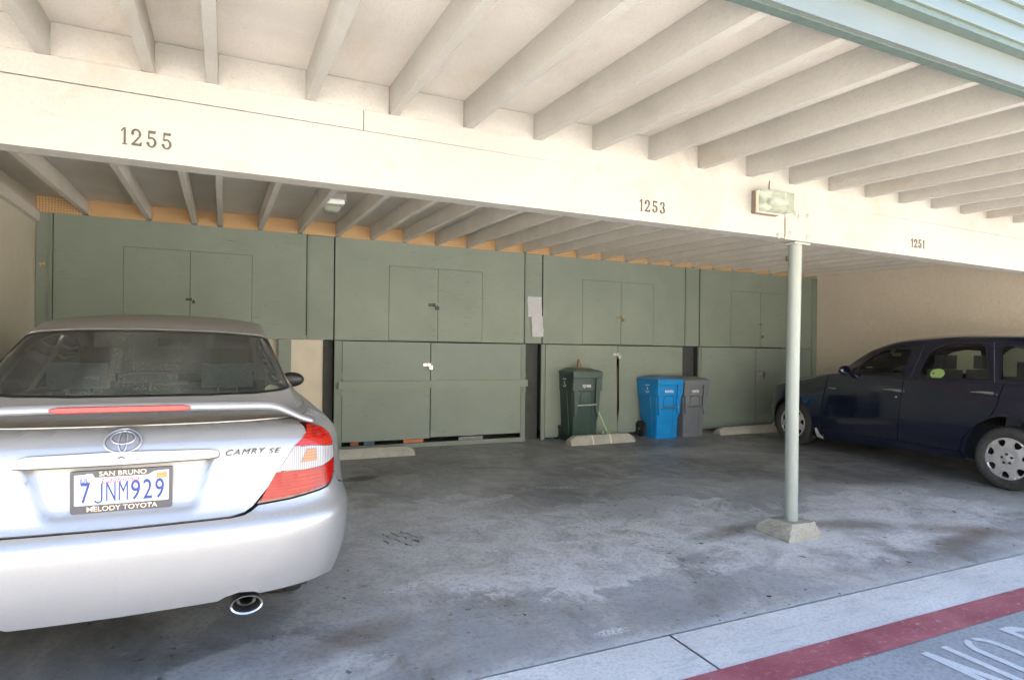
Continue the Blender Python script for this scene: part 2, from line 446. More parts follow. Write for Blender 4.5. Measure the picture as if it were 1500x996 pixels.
# dark oil and tyre stains
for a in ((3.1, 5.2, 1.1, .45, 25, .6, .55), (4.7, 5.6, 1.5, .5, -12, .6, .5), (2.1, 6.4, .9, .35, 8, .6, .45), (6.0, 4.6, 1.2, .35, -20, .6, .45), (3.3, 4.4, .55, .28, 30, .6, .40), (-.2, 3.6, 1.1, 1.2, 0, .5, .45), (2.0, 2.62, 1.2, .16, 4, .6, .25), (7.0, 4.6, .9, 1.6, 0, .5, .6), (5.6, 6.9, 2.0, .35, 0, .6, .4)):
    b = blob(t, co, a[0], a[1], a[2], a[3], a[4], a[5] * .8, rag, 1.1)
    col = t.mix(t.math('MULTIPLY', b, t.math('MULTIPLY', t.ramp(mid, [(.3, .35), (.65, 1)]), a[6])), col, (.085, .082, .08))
b = blob(t, co, 1.253, 6.17, .17, .10, 10, .18, t.noise(co, 9, 5), .35); col = t.mix(t.math('MULTIPLY', b, .8), col, (.025, .027, .03))
for a in ((4.55, 3.35, .34, .12, -20), (5.0, 2.75, .5, .09, 10), (.55, 2.95, .30, .10, 20), (5.3, 2.9, .35, .12, -30), (3.5, 3.55, .3, .1, 10)):
    b = blob(t, co, *a, .7, rag, .6); col = t.mix(t.math('MULTIPLY', b, .55), col, (.115, .075, .045))
# tyre scuff ticks
sw = t.n('ShaderNodeTexWave', wave_type='BANDS', bands_direction='X'); sw.inputs['Scale'].default_value = 4; sw.inputs['Distortion'].default_value = 5; sw.inputs['Detail Scale'].default_value = 3; t.l(t.co(rot=(0, 0, R(-22))), sw.inputs['Vector'])
tick = t.math('MULTIPLY', t.ramp(sw.outputs['Fac'], [(.88, 0), (.93, 1)]), t.math('MULTIPLY', blob(t, co, 1.16, 4.28, .13, .16, 20, .15, rag, .9), t.ramp(t.noise(co, 26, 5, .7), [(.46, 0), (.50, 1)])))
col = t.mix(tick, col, (.008, .008, .01))
# white dried splashes
for a in ((2.00, 4.95, .20, .07, 20), (2.30, 5.05, .12, .05, 30), (1.99, 3.39, .10, .05, 70), (.95, 3.45, .12, .04, 15), (1.30, 3.30, .16, .045, -10), (1.62, 3.0, .04, .03, 0), (3.6, 5.9, .07, .04, 0), (2.9, 5.2, .22, .03, -20), (1.75, 2.55, .10, .03, 0)):
    b = blob(t, co, *a, .25, rag, .6); sp = t.ramp(t.noise(co, 55, 4, .75), [(.47, 0), (.55, 1)])
    col = t.mix(t.math('MULTIPLY', t.math('MULTIPLY', b, sp), .85), col, (.55, .56, .57))
# fine scratches, grit
scr = t.noise(t.co(scale=(14, 1.2, 1), rot=(0, 0, R(33))), 9, 6, .8, .5); col = t.mix(t.ramp(scr, [(.67, 0), (.72, .4)]), col, (.42, .43, .45))
scr2 = t.noise(t.co(scale=(1.4, 12, 1), rot=(0, 0, R(-14))), 6, 6, .8, .5); col = t.mix(t.ramp(scr2, [(.66, 0), (.74, .45)]), col, (.07, .07, .075))
col = t.mix(t.ramp(fine, [(.36, .38), (.5, 0)]), col, (.09, .09, .092))
col = t.mix(t.ramp(grit, [(.66, 0), (.74, .5)]), col, (.40, .40, .40))
drip = t.math('MULTIPLY', t.ramp(t.noise(co, 15, 3, .6), [(.665, 0), (.69, 1)]), t.ramp(big, [(.46, 1), (.54, 0)])); col = t.mix(t.math('MULTIPLY', drip, .75), col, (.05, .048, .046))
spk = t.ramp(t.noise(co, 70, 2, .9), [(.765, 0), (.78, .8)]); col = t.mix(spk, col, (.5, .5, .48))
rg = t.ramp(mid, [(.3, .32), (.7, .62)])
nb = t.bump(fine, .3, .008); nb = t.bump(grit, .2, .003, nb)
t.base(col, rg, 0, nb, .5)
SLAB = t.m
t = NT('drive_concrete'); co = t.co()
big = t.noise(co, .9, 6, .6); fine = t.noise(co, 48, 6, .7); grit = t.noise(co, 260, 3, .8); m2 = t.noise(co, 5, 7, .7)
col = t.mix(t.ramp(big, [(.3, 0), (.7, 1)]), (.19, .20, .21), (.25, .262, .272))
col = t.mix(t.ramp(fine, [(.34, .75), (.54, 0)]), col, (.12, .13, .145)); col = t.mix(t.ramp(m2, [(.55, 0), (.68, .5)]), col, (.16, .165, .17))
col = t.mix(t.ramp(grit, [(.6, 0), (.7, .5)]), col, (.45, .46, .47))
DRIVE = t.base(col, .8, 0, t.bump(fine, .4, .006), .3)
t = NT('gutter_concrete'); co = t.co()
big = t.noise(co, 1.3, 6, .6); fine = t.noise(co, 60, 6, .7); grit = t.noise(co, 260, 3, .8)
col = t.mix(t.ramp(big, [(.3, 0), (.7, 1)]), (.40, .39, .375), (.53, .52, .50))
col = t.mix(t.ramp(fine, [(.38, .45), (.52, 0)]), col, (.24, .245, .26)); col = t.mix(t.ramp(t.noise(t.co(scale=(1.5, 6, 1)), 3, 8, .78), [(.52, 0), (.64, .5)]), col, (.25, .255, .27)); col = t.mix(t.ramp(t.noise(co, 7, 8, .75), [(.66, 0), (.7, .7)]), col, (.27, .26, .24))
GUT = t.base(col, .8, 0, t.bump(fine, .3, .004), .3)
t = NT('red_kerb_paint'); co = t.co()
wear = t.ramp(t.noise(co, 24, 9, .82), [(.585, 0), (.64, .8)]); bl = t.noise(co, 3, 5)
col = t.mix(t.ramp(bl, [(.35, 0), (.65, 1)]), (.19, .045, .056), (.27, .085, .095))
col = t.mix(t.ramp(t.noise(t.co(scale=(2, 14, 1), rot=(0, 0, R(24))), 8, 6, .7), [(.55, 0), (.7, .5)]), col, (.42, .20, .23))
RED = t.base(t.mix(wear, col, (.36, .30, .31)), .7, 0, t.bump(t.noise(co, 60, 5), .25, .003), .35)
t = NT('worn_white_road_paint'); co = t.co()
RW = t.base(t.mix(t.ramp(t.noise(co, 34, 9, .85), [(.50, 0), (.58, .8)]), (.38, .39, .40), (.25, .31, .33)), .7)

GROUND = conc('pale_ground_concrete', (.66, .62, .56), .1)
sheet('ground', -60, 60, -80, 60, GROUND, -.012, 1, 1)
sheet('slab', -40, 45, 2.418, 9.2, SLAB, .0)
bm = bmesh.new()                                                   # two gutter bays with the open joint between them
for x0, x1 in ((-40, 1.984), (1.998, 6.9), (6.914, 45)):
    v = [bm.verts.new(p) for p in ((x0, 1.50, gz(1.5) + .001), (x1, 1.50, gz(1.5) + .001), (x1, 2.408, gz(2.408) + .001), (x0, 2.408, gz(2.408) + .001))]; bm.faces.new(v)
tag(finish(bm, 'gutter', GUT), kind='structure')
bm = bmesh.new()
v = [bm.verts.new(p) for p in ((-40, -.2, gz(-.2) + .004), (45, -.2, gz(-.2) + .004), (45, 1.892, gz(1.892) + .004), (-40, 1.892, gz(1.892) + .004))]; bm.faces.new(v)
tag(finish(bm, 'driveway', DRIVE), kind='structure')
box('joint', -40, 45, 2.4085, 2.4175, gz(2.41) - .011, gz(2.41) - .004, MAT['seam'], bevel=0)['kind'] = 'structure'
sheet('red_stripe', -40, 45, 1.886, 2.066, RED, .008)

def strokes(name, polys, m, fn, parent=None):
    bm = bmesh.new()
    for p in polys: bm.faces.new([bm.verts.new(fn(*q)) for q in p])
    bmesh.ops.recalc_face_normals(bm, faces=bm.faces[:])
    if bm.faces and bm.faces[0].normal.z < 0: bmesh.ops.reverse_faces(bm, faces=bm.faces[:])
    return finish(bm, name, m, parent)
def ring(cx, cy, rx, ry, w, a0, a1, n=20, wy=None):
    wy = wy or w
    out = []
    for i in range(n):
        a = R(a0 + (a1 - a0) * i / n); b = R(a0 + (a1 - a0) * (i + 1) / n)
        out.append([(cx + rx * math.cos(a), cy + ry * math.sin(a)), (cx + rx * math.cos(b), cy + ry * math.sin(b)),
                    (cx + (rx - w) * math.cos(b), cy + (ry - wy) * math.sin(b)), (cx + (rx - w) * math.cos(a), cy + (ry - wy) * math.sin(a))])
    return out
def bar(x0, y0, x1, y1, w): # horizontal-width stroke
    return [[(x0 - w / 2, y0), (x0 + w / 2, y0), (x1 + w / 2, y1), (x1 - w / 2, y1)]]
def hb(x0, x1, y, h): return [[(x0, y - h / 2), (x1, y - h / 2), (x1, y + h / 2), (x0, y + h / 2)]]
w_ = .042
G = {'N': bar(.02, 0, .02, 1, w_) + bar(.02, 1, .17, 0, w_ * 1.1) + bar(.17, 0, .17, 1, w_),
     'O': ring(.10, .84, .10, .16, w_, 96, 180) + ring(.105, .84, .10, .16, w_, 0, 80) + bar(.021, .16, .021, .84, w_) + bar(.184, .16, .184, .84, w_) + ring(.10, .16, .10, .16, w_, 180, 264) + ring(.105, .16, .10, .16, w_, 280, 360),
     'P': bar(.02, 0, .02, 1, w_) + ring(.05, .74, .135, .26, w_, -86, 86, wy=.08) + hb(.02, .07, .96, .08) + hb(.02, .07, .52, .08),
     'A': bar(.0, 0, .09, 1, w_) + bar(.18, 0, .09, 1, w_) + hb(.04, .14, .35, .08),
     'R': bar(.02, 0, .02, 1, w_) + ring(.05, .74, .135, .26, w_, -86, 86, wy=.08) + hb(.02, .07, .96, .08) + bar(.09, .5, .17, 0, w_),
     'K': bar(.02, 0, .02, 1, w_) + bar(.05, .5, .17, 1, w_) + bar(.05, .5, .17, 0, w_),
     'I': bar(.02, 0, .02, 1, w_), 'G': ring(.10, .84, .10, .16, w_, 8, 172) + bar(.02, .2, .02, .82, w_) + ring(.10, .16, .10, .16, w_, 188, 352) + bar(.18, .2, .18, .45, w_) + hb(.1, .2, .42, .07)}
polys = []; x = 2.965
for ch in 'NO PARKING':
    if ch == ' ': x += .10; continue
    polys += [[(x + px, 1.16 + py * .65) for px, py in p] for p in G[ch]]; x += .105 if ch == 'I' else .265
# overlapping strokes must not share a plane: step each by a hair
bm = bmesh.new()
for k, p in enumerate(polys):
    f = bm.faces.new([bm.verts.new((px, py, gz(py) + .0065 + .00005 * (k % 24))) for px, py in p])
    f.normal_update()
    if f.normal.z < 0: f.normal_flip()
tag(finish(bm, 'road_lettering', RW), kind='structure')

# ================================================================== UNSEEN BUILDING ADDED BEHIND THE CAMERA (bounces sunlight, reflected in the cars)
nb_ = empty('bounce_building', (2, -10, gz(-10)), 0, 'cream stucco building added out of view behind the camera for bounce light and reflections', 'building')
ninv = Matrix.Translation(-nb_.location)
for args in (('wall', -16, 20, -15, -10, -.6, 5.4, 'nbwall'), ('roof', -16.4, 20.4, -15.3, -9.6, 5.4, 5.75, 'nbroof')):
    m = stucco('bounce_stucco', (.48, .44, .38)) if args[-1] == 'nbwall' else simple('bounce_roof_trim', (.14, .19, .15), .7)
    o = box(*args[:-1], m, nb_, .01); o.matrix_parent_inverse = ninv
for x in (-13, -8.2, -3.5, 1.2, 6, 10.7, 15.4):
    for z in (.9, 3.4):
        o = box('window', x, x + 1.5, -10.04, -9.997, z, z + 1.15, simple('bounce_window', (.05, .06, .07), .15), nb_, .01); o.matrix_parent_inverse = ninv
# ================================================================== WALLS
YW, ZT, ZL = 7.66, 2.808, 1.568
def wall_thing(name, label, x0, x1, y0, y1, z0, z1, m, cat='wall'):
    return tag(box(name, x0, x1, y0, y1, z0, z1, m, bevel=.004), label, cat)
wall_thing('stucco_wall', 'grey tan stucco side wall left of the silver sedan', -1.86, -1.70, 2.2, 8.55, .05, 2.985, MAT['stucco_l'])
wall_thing('stucco_wall', 'tan stucco side wall behind the dark blue car', 9.515, 9.70, 1.9, 8.55, .04, 2.985, MAT['stucco_r'])
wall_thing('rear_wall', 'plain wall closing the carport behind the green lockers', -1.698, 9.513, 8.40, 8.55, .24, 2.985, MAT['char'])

def slabbox(bm, x0, x1, z0, z1, y=YW, d=.018): bx(bm, x0, x1, y, y + d, z0, z1)
def panel_with_holes(name, x0, x1, z0, z1, holes, m, parent, y=YW, d=.018):
    """plywood face: rectangular frame pieces around door openings (openings are side by side at the given rect)"""
    bm = bmesh.new()
    if not holes: slabbox(bm, x0, x1, z0, z1, y, d)
    else:
        hx0, hx1, hz0, hz1 = holes
        O = [(x0, z0), (x1, z0), (x1, z1), (x0, z1)]; I = [(hx0, hz0), (hx1, hz0), (hx1, hz1), (hx0, hz1)]
        vo = [[bm.verts.new((p[0], yy, p[1])) for p in O] for yy in (y, y + d)]; vi = [[bm.verts.new((p[0], yy, p[1])) for p in I] for yy in (y, y + d)]
        for k in range(4):
            j = (k + 1) % 4
            bm.faces.new((vo[0][k], vo[0][j], vi[0][j], vi[0][k])); bm.faces.new((vo[1][j], vo[1][k], vi[1][k], vi[1][j]))
            bm.faces.new((vo[0][j], vo[0][k], vo[1][k], vo[1][j])); bm.faces.new((vi[0][k], vi[0][j], vi[1][j], vi[1][k]))
    return finish(bm, name, m, parent)
def padlock(parent, x, z, y, m, s=1.0, hang=0.0, barw=.07):
    h = bmesh.new(); bx(h, x - barw * s, x + barw * .5 * s, y - .006, y, z - .016 * s, z + .016 * s); bx(h, x - .012 * s, x + .012 * s, y - .02, y - .006, z - .02 * s, z + .02 * s)
    hp = finish(h, 'hasp', m, parent, bevel=.002)
    b = bmesh.new(); bx(b, x + .006, x + .046 * s, y - .036, y - .014, z - .055 * s - hang, z - .012 * s - hang)
    lk = finish(b, 'padlock', m, hp, bevel=.004)
    c = bmesh.new(); xc, zc = x + .026 * s, z - .012 * s - hang
    tube(c, [(xc - .012 * s, y - .025, zc)] + [(xc - .012 * s * math.cos(R(a)), y - .025, zc + .018 * s + .012 * s * math.sin(R(a))) for a in range(0, 181, 30)] + [(xc + .012 * s, y - .025, zc)], .003, 6)
    finish(c, 'shackle', MAT['steel'], hp, smooth=True); return hp
def gap(d): return d
def upper(label, x0, x1, dx0, dxm, dx1, dz1, m, lockx, lockz, lockm, s=1.0, hang=0, dz0=None):
    e = empty('upper_locker', ((x0 + x1) / 2, YW + .3, ZL), 0, label, 'locker', 'green plywood lockers above the parking bays')
    e2 = e; inv = Matrix.Translation(-e.location)
    g = .0048; dz0 = dz0 or ZL + .012
    parts = [panel_with_holes('plywood_face', x0 + g, x1 - g, ZL + .003, ZT, (dx0, dx1, dz0 - g, dz1), m, e)]
    parts.append(box('locker_carcass', x0 + .01, x1 - .01, YW + .0185, 8.38, ZL + .004, ZT - .002, MAT['seam'], e, 0))
    for a, b in ((dx0 + g, dxm - g * .7), (dxm + g * .7, dx1 - g)):
        parts.append(box('locker_door', a, b, YW - .0015 - random.random() * .003, YW + .0165, dz0, dz1 - g, m, e, .0015))
    parts.append(padlock(e, lockx, lockz, YW - .004, lockm, s, hang))
    for p in parts: p.matrix_parent_inverse = inv
    return e
upper('green overhead locker above the silver sedan, with a small dark hasp', -1.55, .904, -.941, -.315, .313, 2.517, MAT['ply1'], -.300, 1.985, MAT['darksteel'], .8)
upper('green overhead locker with cracked paint and a black padlock, left of the taped papers', 1.226, 3.764, 1.883, 2.522, 3.140, 2.508, MAT['ply2'], 2.475, 2.04, MAT['darksteel'], 1.15)
upper('green overhead locker above the dark green bin, with a brass padlock', 4.05, 6.56, 4.691, 5.357, 5.951, 2.502, MAT['ply1'], 5.36, 1.975, MAT['brass'], 1.1)
upper('green overhead locker behind the post, padlock hanging on a strap', 6.862, 9.341, 7.510, 8.159, 8.763, 2.487, MAT['ply1'], 8.17, 1.95, MAT['brass'], 1.0, .17)
for (a, b, lab) in ((-1.698, -1.552, 'narrow green filler board beside the left stucco wall, with a pale wood scar'), (.907, 1.222, 'green filler board between the two overhead lockers on the left'), (3.768, 4.046, 'green filler board that the white papers are taped to'), (6.564, 6.858, 'green filler board above the grey bin'), (9.345, 9.512, 'narrow green filler board in the corner by the tan stucco wall')):
    e = empty('filler_board', ((a + b) / 2, YW, ZL if a > 0 else .4), 0, lab, 'board')
    inv = Matrix.Translation(-e.location); z0 = ZL + .004 if a > 0 and b < 9.4 else .26
    bm = bmesh.new(); slabbox(bm, a + .006, b - .006, z0, ZT - .004, YW + .010); o = finish(bm, 'board', MAT['ply1'], e, bevel=.001); o.matrix_parent_inverse = inv
    bx0, bx1 = (a + .11, b) if a < 0 else ((b - .12, b - .002) if b > 9.4 else (a + .002, a + .028))
    o = box('batten', bx0, bx1, YW - .006, YW + .0095, z0 + .001, ZT - .006, MAT['batten'], e, .002); o.matrix_parent_inverse = inv
    if a < 0:
        o = box('wood_scar', a + .03, a + .085, YW + .004, YW + .0098, 2.27, 2.30, MAT['peg'], e, .002); o.matrix_parent_inverse = inv
        o.rotation_euler = (0, R(-20), 0); o.matrix_parent_inverse = Matrix(); o.location = (0, 0, 0)
        me = o.data; c = Vector((a + .057, YW + .007, 2.285)); me.transform(Matrix.Translation(-c)); me.transform(Matrix.Rotation(R(-25), 4, 'Y')); me.transform(Matrix.Translation(c)); o.rotation_euler = (0, 0, 0); o.matrix_parent_inverse = inv
# taped papers
def paper(lab, pts, y, curl):
    bm = bmesh.new(); n = 6; V = []
    (x0, z0), (x1, z1) = pts
    for j in range(n + 1):
        V.append([bm.verts.new((x0 + (x1 - x0) * i / n + .006 * math.sin(j), y - curl * (1 + math.sin(i * 1.7 + j * 2.3)) * .5 - (.012 if j == 0 else 0), z1 + (z0 - z1) * (n - j) / n)) for i in range(n + 1)])
    for j in range(n):
        for i in range(n): bm.faces.new((V[j][i], V[j][i + 1], V[j + 1][i + 1], V[j + 1][i]))
    bmesh.ops.solidify(bm, geom=bm.faces[:], thickness=.0006)
    bmesh.ops.recalc_face_normals(bm, faces=bm.faces[:])
    o = finish(bm, 'paper_notice', MAT['paper'], None, smooth=True); return tag(o, lab, 'notice')
paper('upper white paper notice taped to the green filler board', ((3.812, 1.935), (4.028, 2.215)), YW - .008, .006)
paper('lower creased white paper overlapping the bottom of the other notice', ((3.870, 1.665), (4.045, 1.952)), YW - .018, .014)

# ---------------- lower lockers
def lower(label, x0, x1, xm, m, z0, doors, lock=None, rail=None, sill=None, strap=None, gapm=.006, label_kind=''):
    e = empty('lower_locker', ((x0 + x1) / 2, YW + .3, gz(YW)), 0, label, 'locker', 'green plywood lockers at floor level')
    inv = Matrix.Translation(-e.location); P = []
    zt = ZL - .006
    P.append(box('locker_carcass', x0 + .02, x1 - .02, YW + .03, 8.38, z0 + .09, zt - .004, MAT['seam'], e, 0))
    if doors[0] > x0 + .02: P.append(box('stile', x0, doors[0] - .006, YW - .001, YW + .028, gz(YW) - .01, zt, MAT['batten'], e))
    if doors[1] < x1 - .02: P.append(box('stile', doors[1] + .006, x1, YW - .001, YW + .028, gz(YW) - .01, zt, MAT['batten'], e))
    for k, (a, b) in enumerate(((doors[0], xm - gapm), (xm + gapm, doors[1]))):
        P.append(box('locker_door', a, b, YW - .004 - .002 * k, YW + .014, z0 + (.012 if k else 0), zt - .004 - .003 * k, m, e, .0015))
    if sill: P.append(box('sill', x0, x1, YW - .012, YW + .0295, gz(YW) - .02, sill, MAT['batten'], e))
    if rail: P.append(box('cross_rail', rail[0], rail[1], YW - .045, YW - .008, rail[2], rail[3], MAT['ply2'], e, .003))
    if lock: P.append(padlock(e, *lock))
    for p in P: p.matrix_parent_inverse = inv
    return e, inv
e, inv = lower('wide green floor locker with a full width cross rail, orange things showing under its doors', 1.232, 3.790, 2.432, MAT['ply3'], .335, (1.327, 3.716), (2.40, 1.275, YW - .006, MAT['steel'], 1.1, 0, .06), (1.275, 3.805, .980, 1.072), .285)
for x in (1.30, 3.76):
    for z in (1.14, .93):
        o = box('hinge', x - .02, x + .03, YW - .012, YW - .005, z - .03, z + .03, MAT['batten'], e); o.matrix_parent_inverse = inv
e, inv = lower('green floor locker behind the dark green and blue bins, doors sagging apart at the centre', 4.036, 6.520, 5.309, MAT['ply1'], .262, (4.10, 6.515), (5.29, 1.43, YW - .006, MAT['steel'], 1.1, 0, .06), None, None, gapm=.004)
bm = bmesh.new(); bm.faces.new([bm.verts.new(p) for p in ((5.285, YW - .0075, 1.42), (5.325, YW - .0075, 1.43), (5.338, YW - .0075, .62), (5.318, YW - .0075, .42), (5.300, YW - .0075, .60))]); bmesh.ops.solidify(bm, geom=bm.faces[:], thickness=.001)
o = finish(bm, 'door_gap', MAT['seam'], e); o.matrix_parent_inverse = inv
o = box('rusty_edge', 5.296, 5.304, YW - .0085, YW - .006, .55, 1.25, simple('rusty_wood_edge', (.25, .09, .05), .8), e, 0); o.matrix_parent_inverse = inv
lower('green floor locker behind the post and the nose of the dark blue car', 6.842, 9.35, 8.065, MAT['ply3'], .262, (6.90, 9.34), (8.21, 1.14, YW - .006, MAT['steel'], 1.3, 0, .10), None, None, gapm=.004)
# dark recess boards and the beige panel left of them
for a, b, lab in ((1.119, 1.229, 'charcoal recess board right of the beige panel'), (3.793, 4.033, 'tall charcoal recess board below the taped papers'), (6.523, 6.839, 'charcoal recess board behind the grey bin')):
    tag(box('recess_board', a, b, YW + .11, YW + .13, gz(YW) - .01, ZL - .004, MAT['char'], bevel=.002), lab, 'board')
tag(box('beige_panel', .30, 1.117, YW + .13, YW + .15, gz(YW) - .01, ZL + .05, MAT['beigeboard']), 'plain beige panel in the open bay right of the silver sedan', 'panel')
tag(box('green_panel', .60, .741, YW + .02, YW + .04, gz(YW) - .01, ZL - .003, MAT['ply1']), 'green board edge between the silver sedan and the beige panel', 'board')
# odds and ends showing in the slot under the middle locker
for k, (x, w, m, lab, nm) in enumerate(((1.48, .10, (.32, .07, .02), 'small orange item under the left end of the locker doors', 'orange_tray'), (1.66, .13, (.04, .11, .19), 'blue item under the locker doors beside the orange one', 'blue_tray'), (2.22, .26, (.42, .11, .02), 'flat orange tray edge showing under the middle of the locker doors', 'orange_tray'), (3.0, .34, (.16, .165, .17), 'crumpled silvery plastic under the right locker door', 'plastic_bag'))):
    bm = bmesh.new(); bx(bm, x - w / 2, x + w / 2, YW + .01, YW + .028, .288, .330)
    tag(finish(bm, nm, simple('odds_%d' % k, m, .4, 0, .3, 40), bevel=.008), lab, 'tray' if k < 3 else 'bag')

# ================================================================== ROOF
YB, TB = 3.247, .115
def zj(y): return 2.688 + (.0457 * (y - YB) if y < YB + .06 else .0295 * (y - YB))
roof = empty('carport_roof', (4, 3.3, 2.69), 0, 'cream painted carport roof of open joists with a pale green fascia', 'roof')
rinv = Matrix.Translation(-roof.location)
def rp(o): o.parent = roof; o.matrix_parent_inverse = rinv; return o
JD, JW = .150, .048
def joist(x, y0, y1, m, warp=0):
    bm = bmesh.new(); n = 4; prev = None
    rr = []
    for i in range(n + 1):
        y = y0 + (y1 - y0) * i / n; z = zj(y) if y1 < 4 else 2.688 + .0295 * (y - YB); dx = warp * math.sin(i * 1.1)
        rr.append([bm.verts.new(p) for p in ((x + dx, y, z), (x + JW + dx, y, z), (x + JW, y, z + JD), (x, y, z + JD))])
    for a, b in zip(rr, rr[1:]):
        for k in range(4): bm.faces.new((a[k], b[k], b[(k + 1) % 4], a[(k + 1) % 4]))
    bm.faces.new(rr[0]); bm.faces.new(rr[-1][::-1])
    bmesh.ops.recalc_face_normals(bm, faces=bm.faces[:])
    return rp(finish(bm, 'joist', m, bevel=.0015, segs=1, angle=60))
FX = [-1.56, -1.14, -.725, -.335, -.075, .372, .792, 1.212, 1.65, 2.055, 2.478, 2.89, 3.32, 3.74, 4.155, 4.567, 4.984, 5.405, 5.817, 6.215, 6.63, 7.05, 7.47, 7.89, 8.31, 8.73, 9.15]
RX = [-1.30, -.735, -.305, -.05, .372, .80, 1.233, 1.645, 2.057, 2.48, 2.90] + [2.90 + .42 * i for i in range(1, 16)]
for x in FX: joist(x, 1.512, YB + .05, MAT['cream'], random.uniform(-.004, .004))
for x in RX: joist(x, YB + .055, YW + .03, MAT['cream_rear_lightened'], random.uniform(-.006, .006))
bm = bmesh.new()
for (y0, y1) in ((1.45, YB + .055), (YB + .055, 8.6)):
    za, zb = (zj(y0) if y1 < 4 else 2.688 + .0295 * (y0 - YB)) + JD + .001, (2.688 + .0295 * (y1 - YB) if y1 > 4 else zj(y1 - .02)) + JD + .001
    v = [bm.verts.new(p) for p in ((-1.95, y0, za), (9.8, y0, za), (9.8, y1, zb), (-1.95, y1, zb), (-1.95, y0, za + .03), (9.8, y0, za + .03), (9.8, y1, zb + .03), (-1.95, y1, zb + .03))]
    for f in ((0, 3, 2, 1), (4, 5, 6, 7), (0, 1, 5, 4), (1, 2, 6, 5), (2, 3, 7, 6), (3, 0, 4, 7)): bm.faces.new([v[i] for i in f])
rp(finish(bm, 'roof_deck', MAT['cream_deck_lightened']))
for a, b in zip(FX, FX[1:]):
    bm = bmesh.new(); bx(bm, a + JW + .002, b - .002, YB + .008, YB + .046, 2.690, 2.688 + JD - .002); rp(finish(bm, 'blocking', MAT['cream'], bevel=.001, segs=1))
for k, (a, b) in enumerate(zip([-1.70] + RX, RX + [9.51])):
    if b - a < .08: continue
    a2 = a + (JW if k else 0); dz = random.uniform(-.004, .004)
    bm = bmesh.new(); zz = 2.688 + .0295 * (YW + .02 - YB)
    bx(bm, a2 + .003, b - .003, YW + .002, YW + .008, ZT - .002 + dz, zz + JD); bx(bm, a2 + .02, b - .02, YW - .004, YW + .0018, ZT - .006 + dz, ZT + .012 + dz)
    rp(finish(bm, 'pegboard_panel', MAT['peg']))
rp(box('left_ledger', -1.699, -1.655, YB + .12, YW, 2.70, 2.80, MAT['cream_rear_lightened']))
# fascia + siding parapet
rp(box('fascia_board', -1.95, 9.8, 1.488, 1.510, 2.600, 2.775, MAT['fascia'], bevel=.003))
rp(box('fascia_lining', -1.95, 9.8, 1.5105, 1.548, 2.596, 2.745, MAT['fascia_edge'], bevel=.002))
bm = bmesh.new()
z = 2.735
for k in range(3): # lap siding courses
    prism(bm, [(1.432, z + .0005), (1.446, z + .0765), (1.487, z + .0765), (1.487, z + .0005)], 'x', -1.95, 9.8); z += .077
rp(finish(bm, 'lap_siding', MAT['siding'], bevel=.0015, segs=1))
rp(box('siding_trim', -1.95, 9.8, 1.444, 1.4865, 2.712, 2.734, MAT['fascia_edge'], bevel=.002))
rp(box('parapet_back', -1.95, 9.8, 1.4875, 1.60, 2.86, 2.966, MAT['siding'], bevel=.002))

bm = bmesh.new(); lathe(bm, [(0, -.035), (.016, -.033), (.022, -.022), (.018, -.004), (.03, 0)], 16, 'z', (4.80, 2.95, zj(2.95) + .115)); rp(finish(bm, 'ceiling_knob', MAT['white'], smooth=True))
# ---------------- the numbered beam
beam = empty('header_beam', (3.7, YB, 2.25), 0, 'long cream header beam carrying three house numbers', 'beam')
binv = Matrix.Translation(-beam.location)
def bp(o): o.parent = beam; o.matrix_parent_inverse = binv; return o
def tbeam(name, x0, x1, za0, za1, zb0, zb1, y0, y1):
    bm = bmesh.new(); v = [bm.verts.new(p) for p in ((x0, y0, za0), (x1, y0, zb0), (x1, y1, zb0), (x0, y1, za0), (x0, y0, za1), (x1, y0, zb1), (x1, y1, zb1), (x0, y1, za1))]
    for f in ((3, 2, 1, 0), (4, 5, 6, 7), (0, 1, 5, 4), (1, 2, 6, 5), (2, 3, 7, 6), (3, 0, 4, 7)): bm.faces.new([v[i] for i in f])
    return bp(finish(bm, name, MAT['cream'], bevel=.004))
tbeam('beam_board', -1.69, 3.688, 2.287, 2.583, 2.290, 2.574, YB, YB + TB)
tbeam('beam_board', 3.694, 9.51, 2.284, 2.574, 2.225, 2.525, YB + .001, YB + TB)
for x0, x1 in ((-1.69, .655), (.659, 3.53), (3.534, 5.16), (5.164, 9.51)):
    def zt_(x): return 2.585 - (x + .84) * .0035 if x < 3.6 else 2.574 - (x - 3.6) * .0083
    tbeam('top_plate', x0, x1, zt_(x0) + .002, 2.6865, zt_(x1) + .002, 2.6865, YB - .003, YB + TB - .002)
def bolt(x, z, y=YB):
    bm = bmesh.new(); lathe(bm, [(.0, y - .012), (.012, y - .011), (.014, y - .006), (.022, y - .005), (.022, y)], 12, 'y', (x, 0, z)); return bp(finish(bm, 'bolt', MAT['cream'], smooth=True))
for x, z in ((3.63, 2.305), (3.80, 2.475), (3.83, 2.46), (3.93, 2.47), (3.75, 2.33), (3.93, 2.315)): bolt(x, z, YB + (0.001 if x > 3.69 else 0))
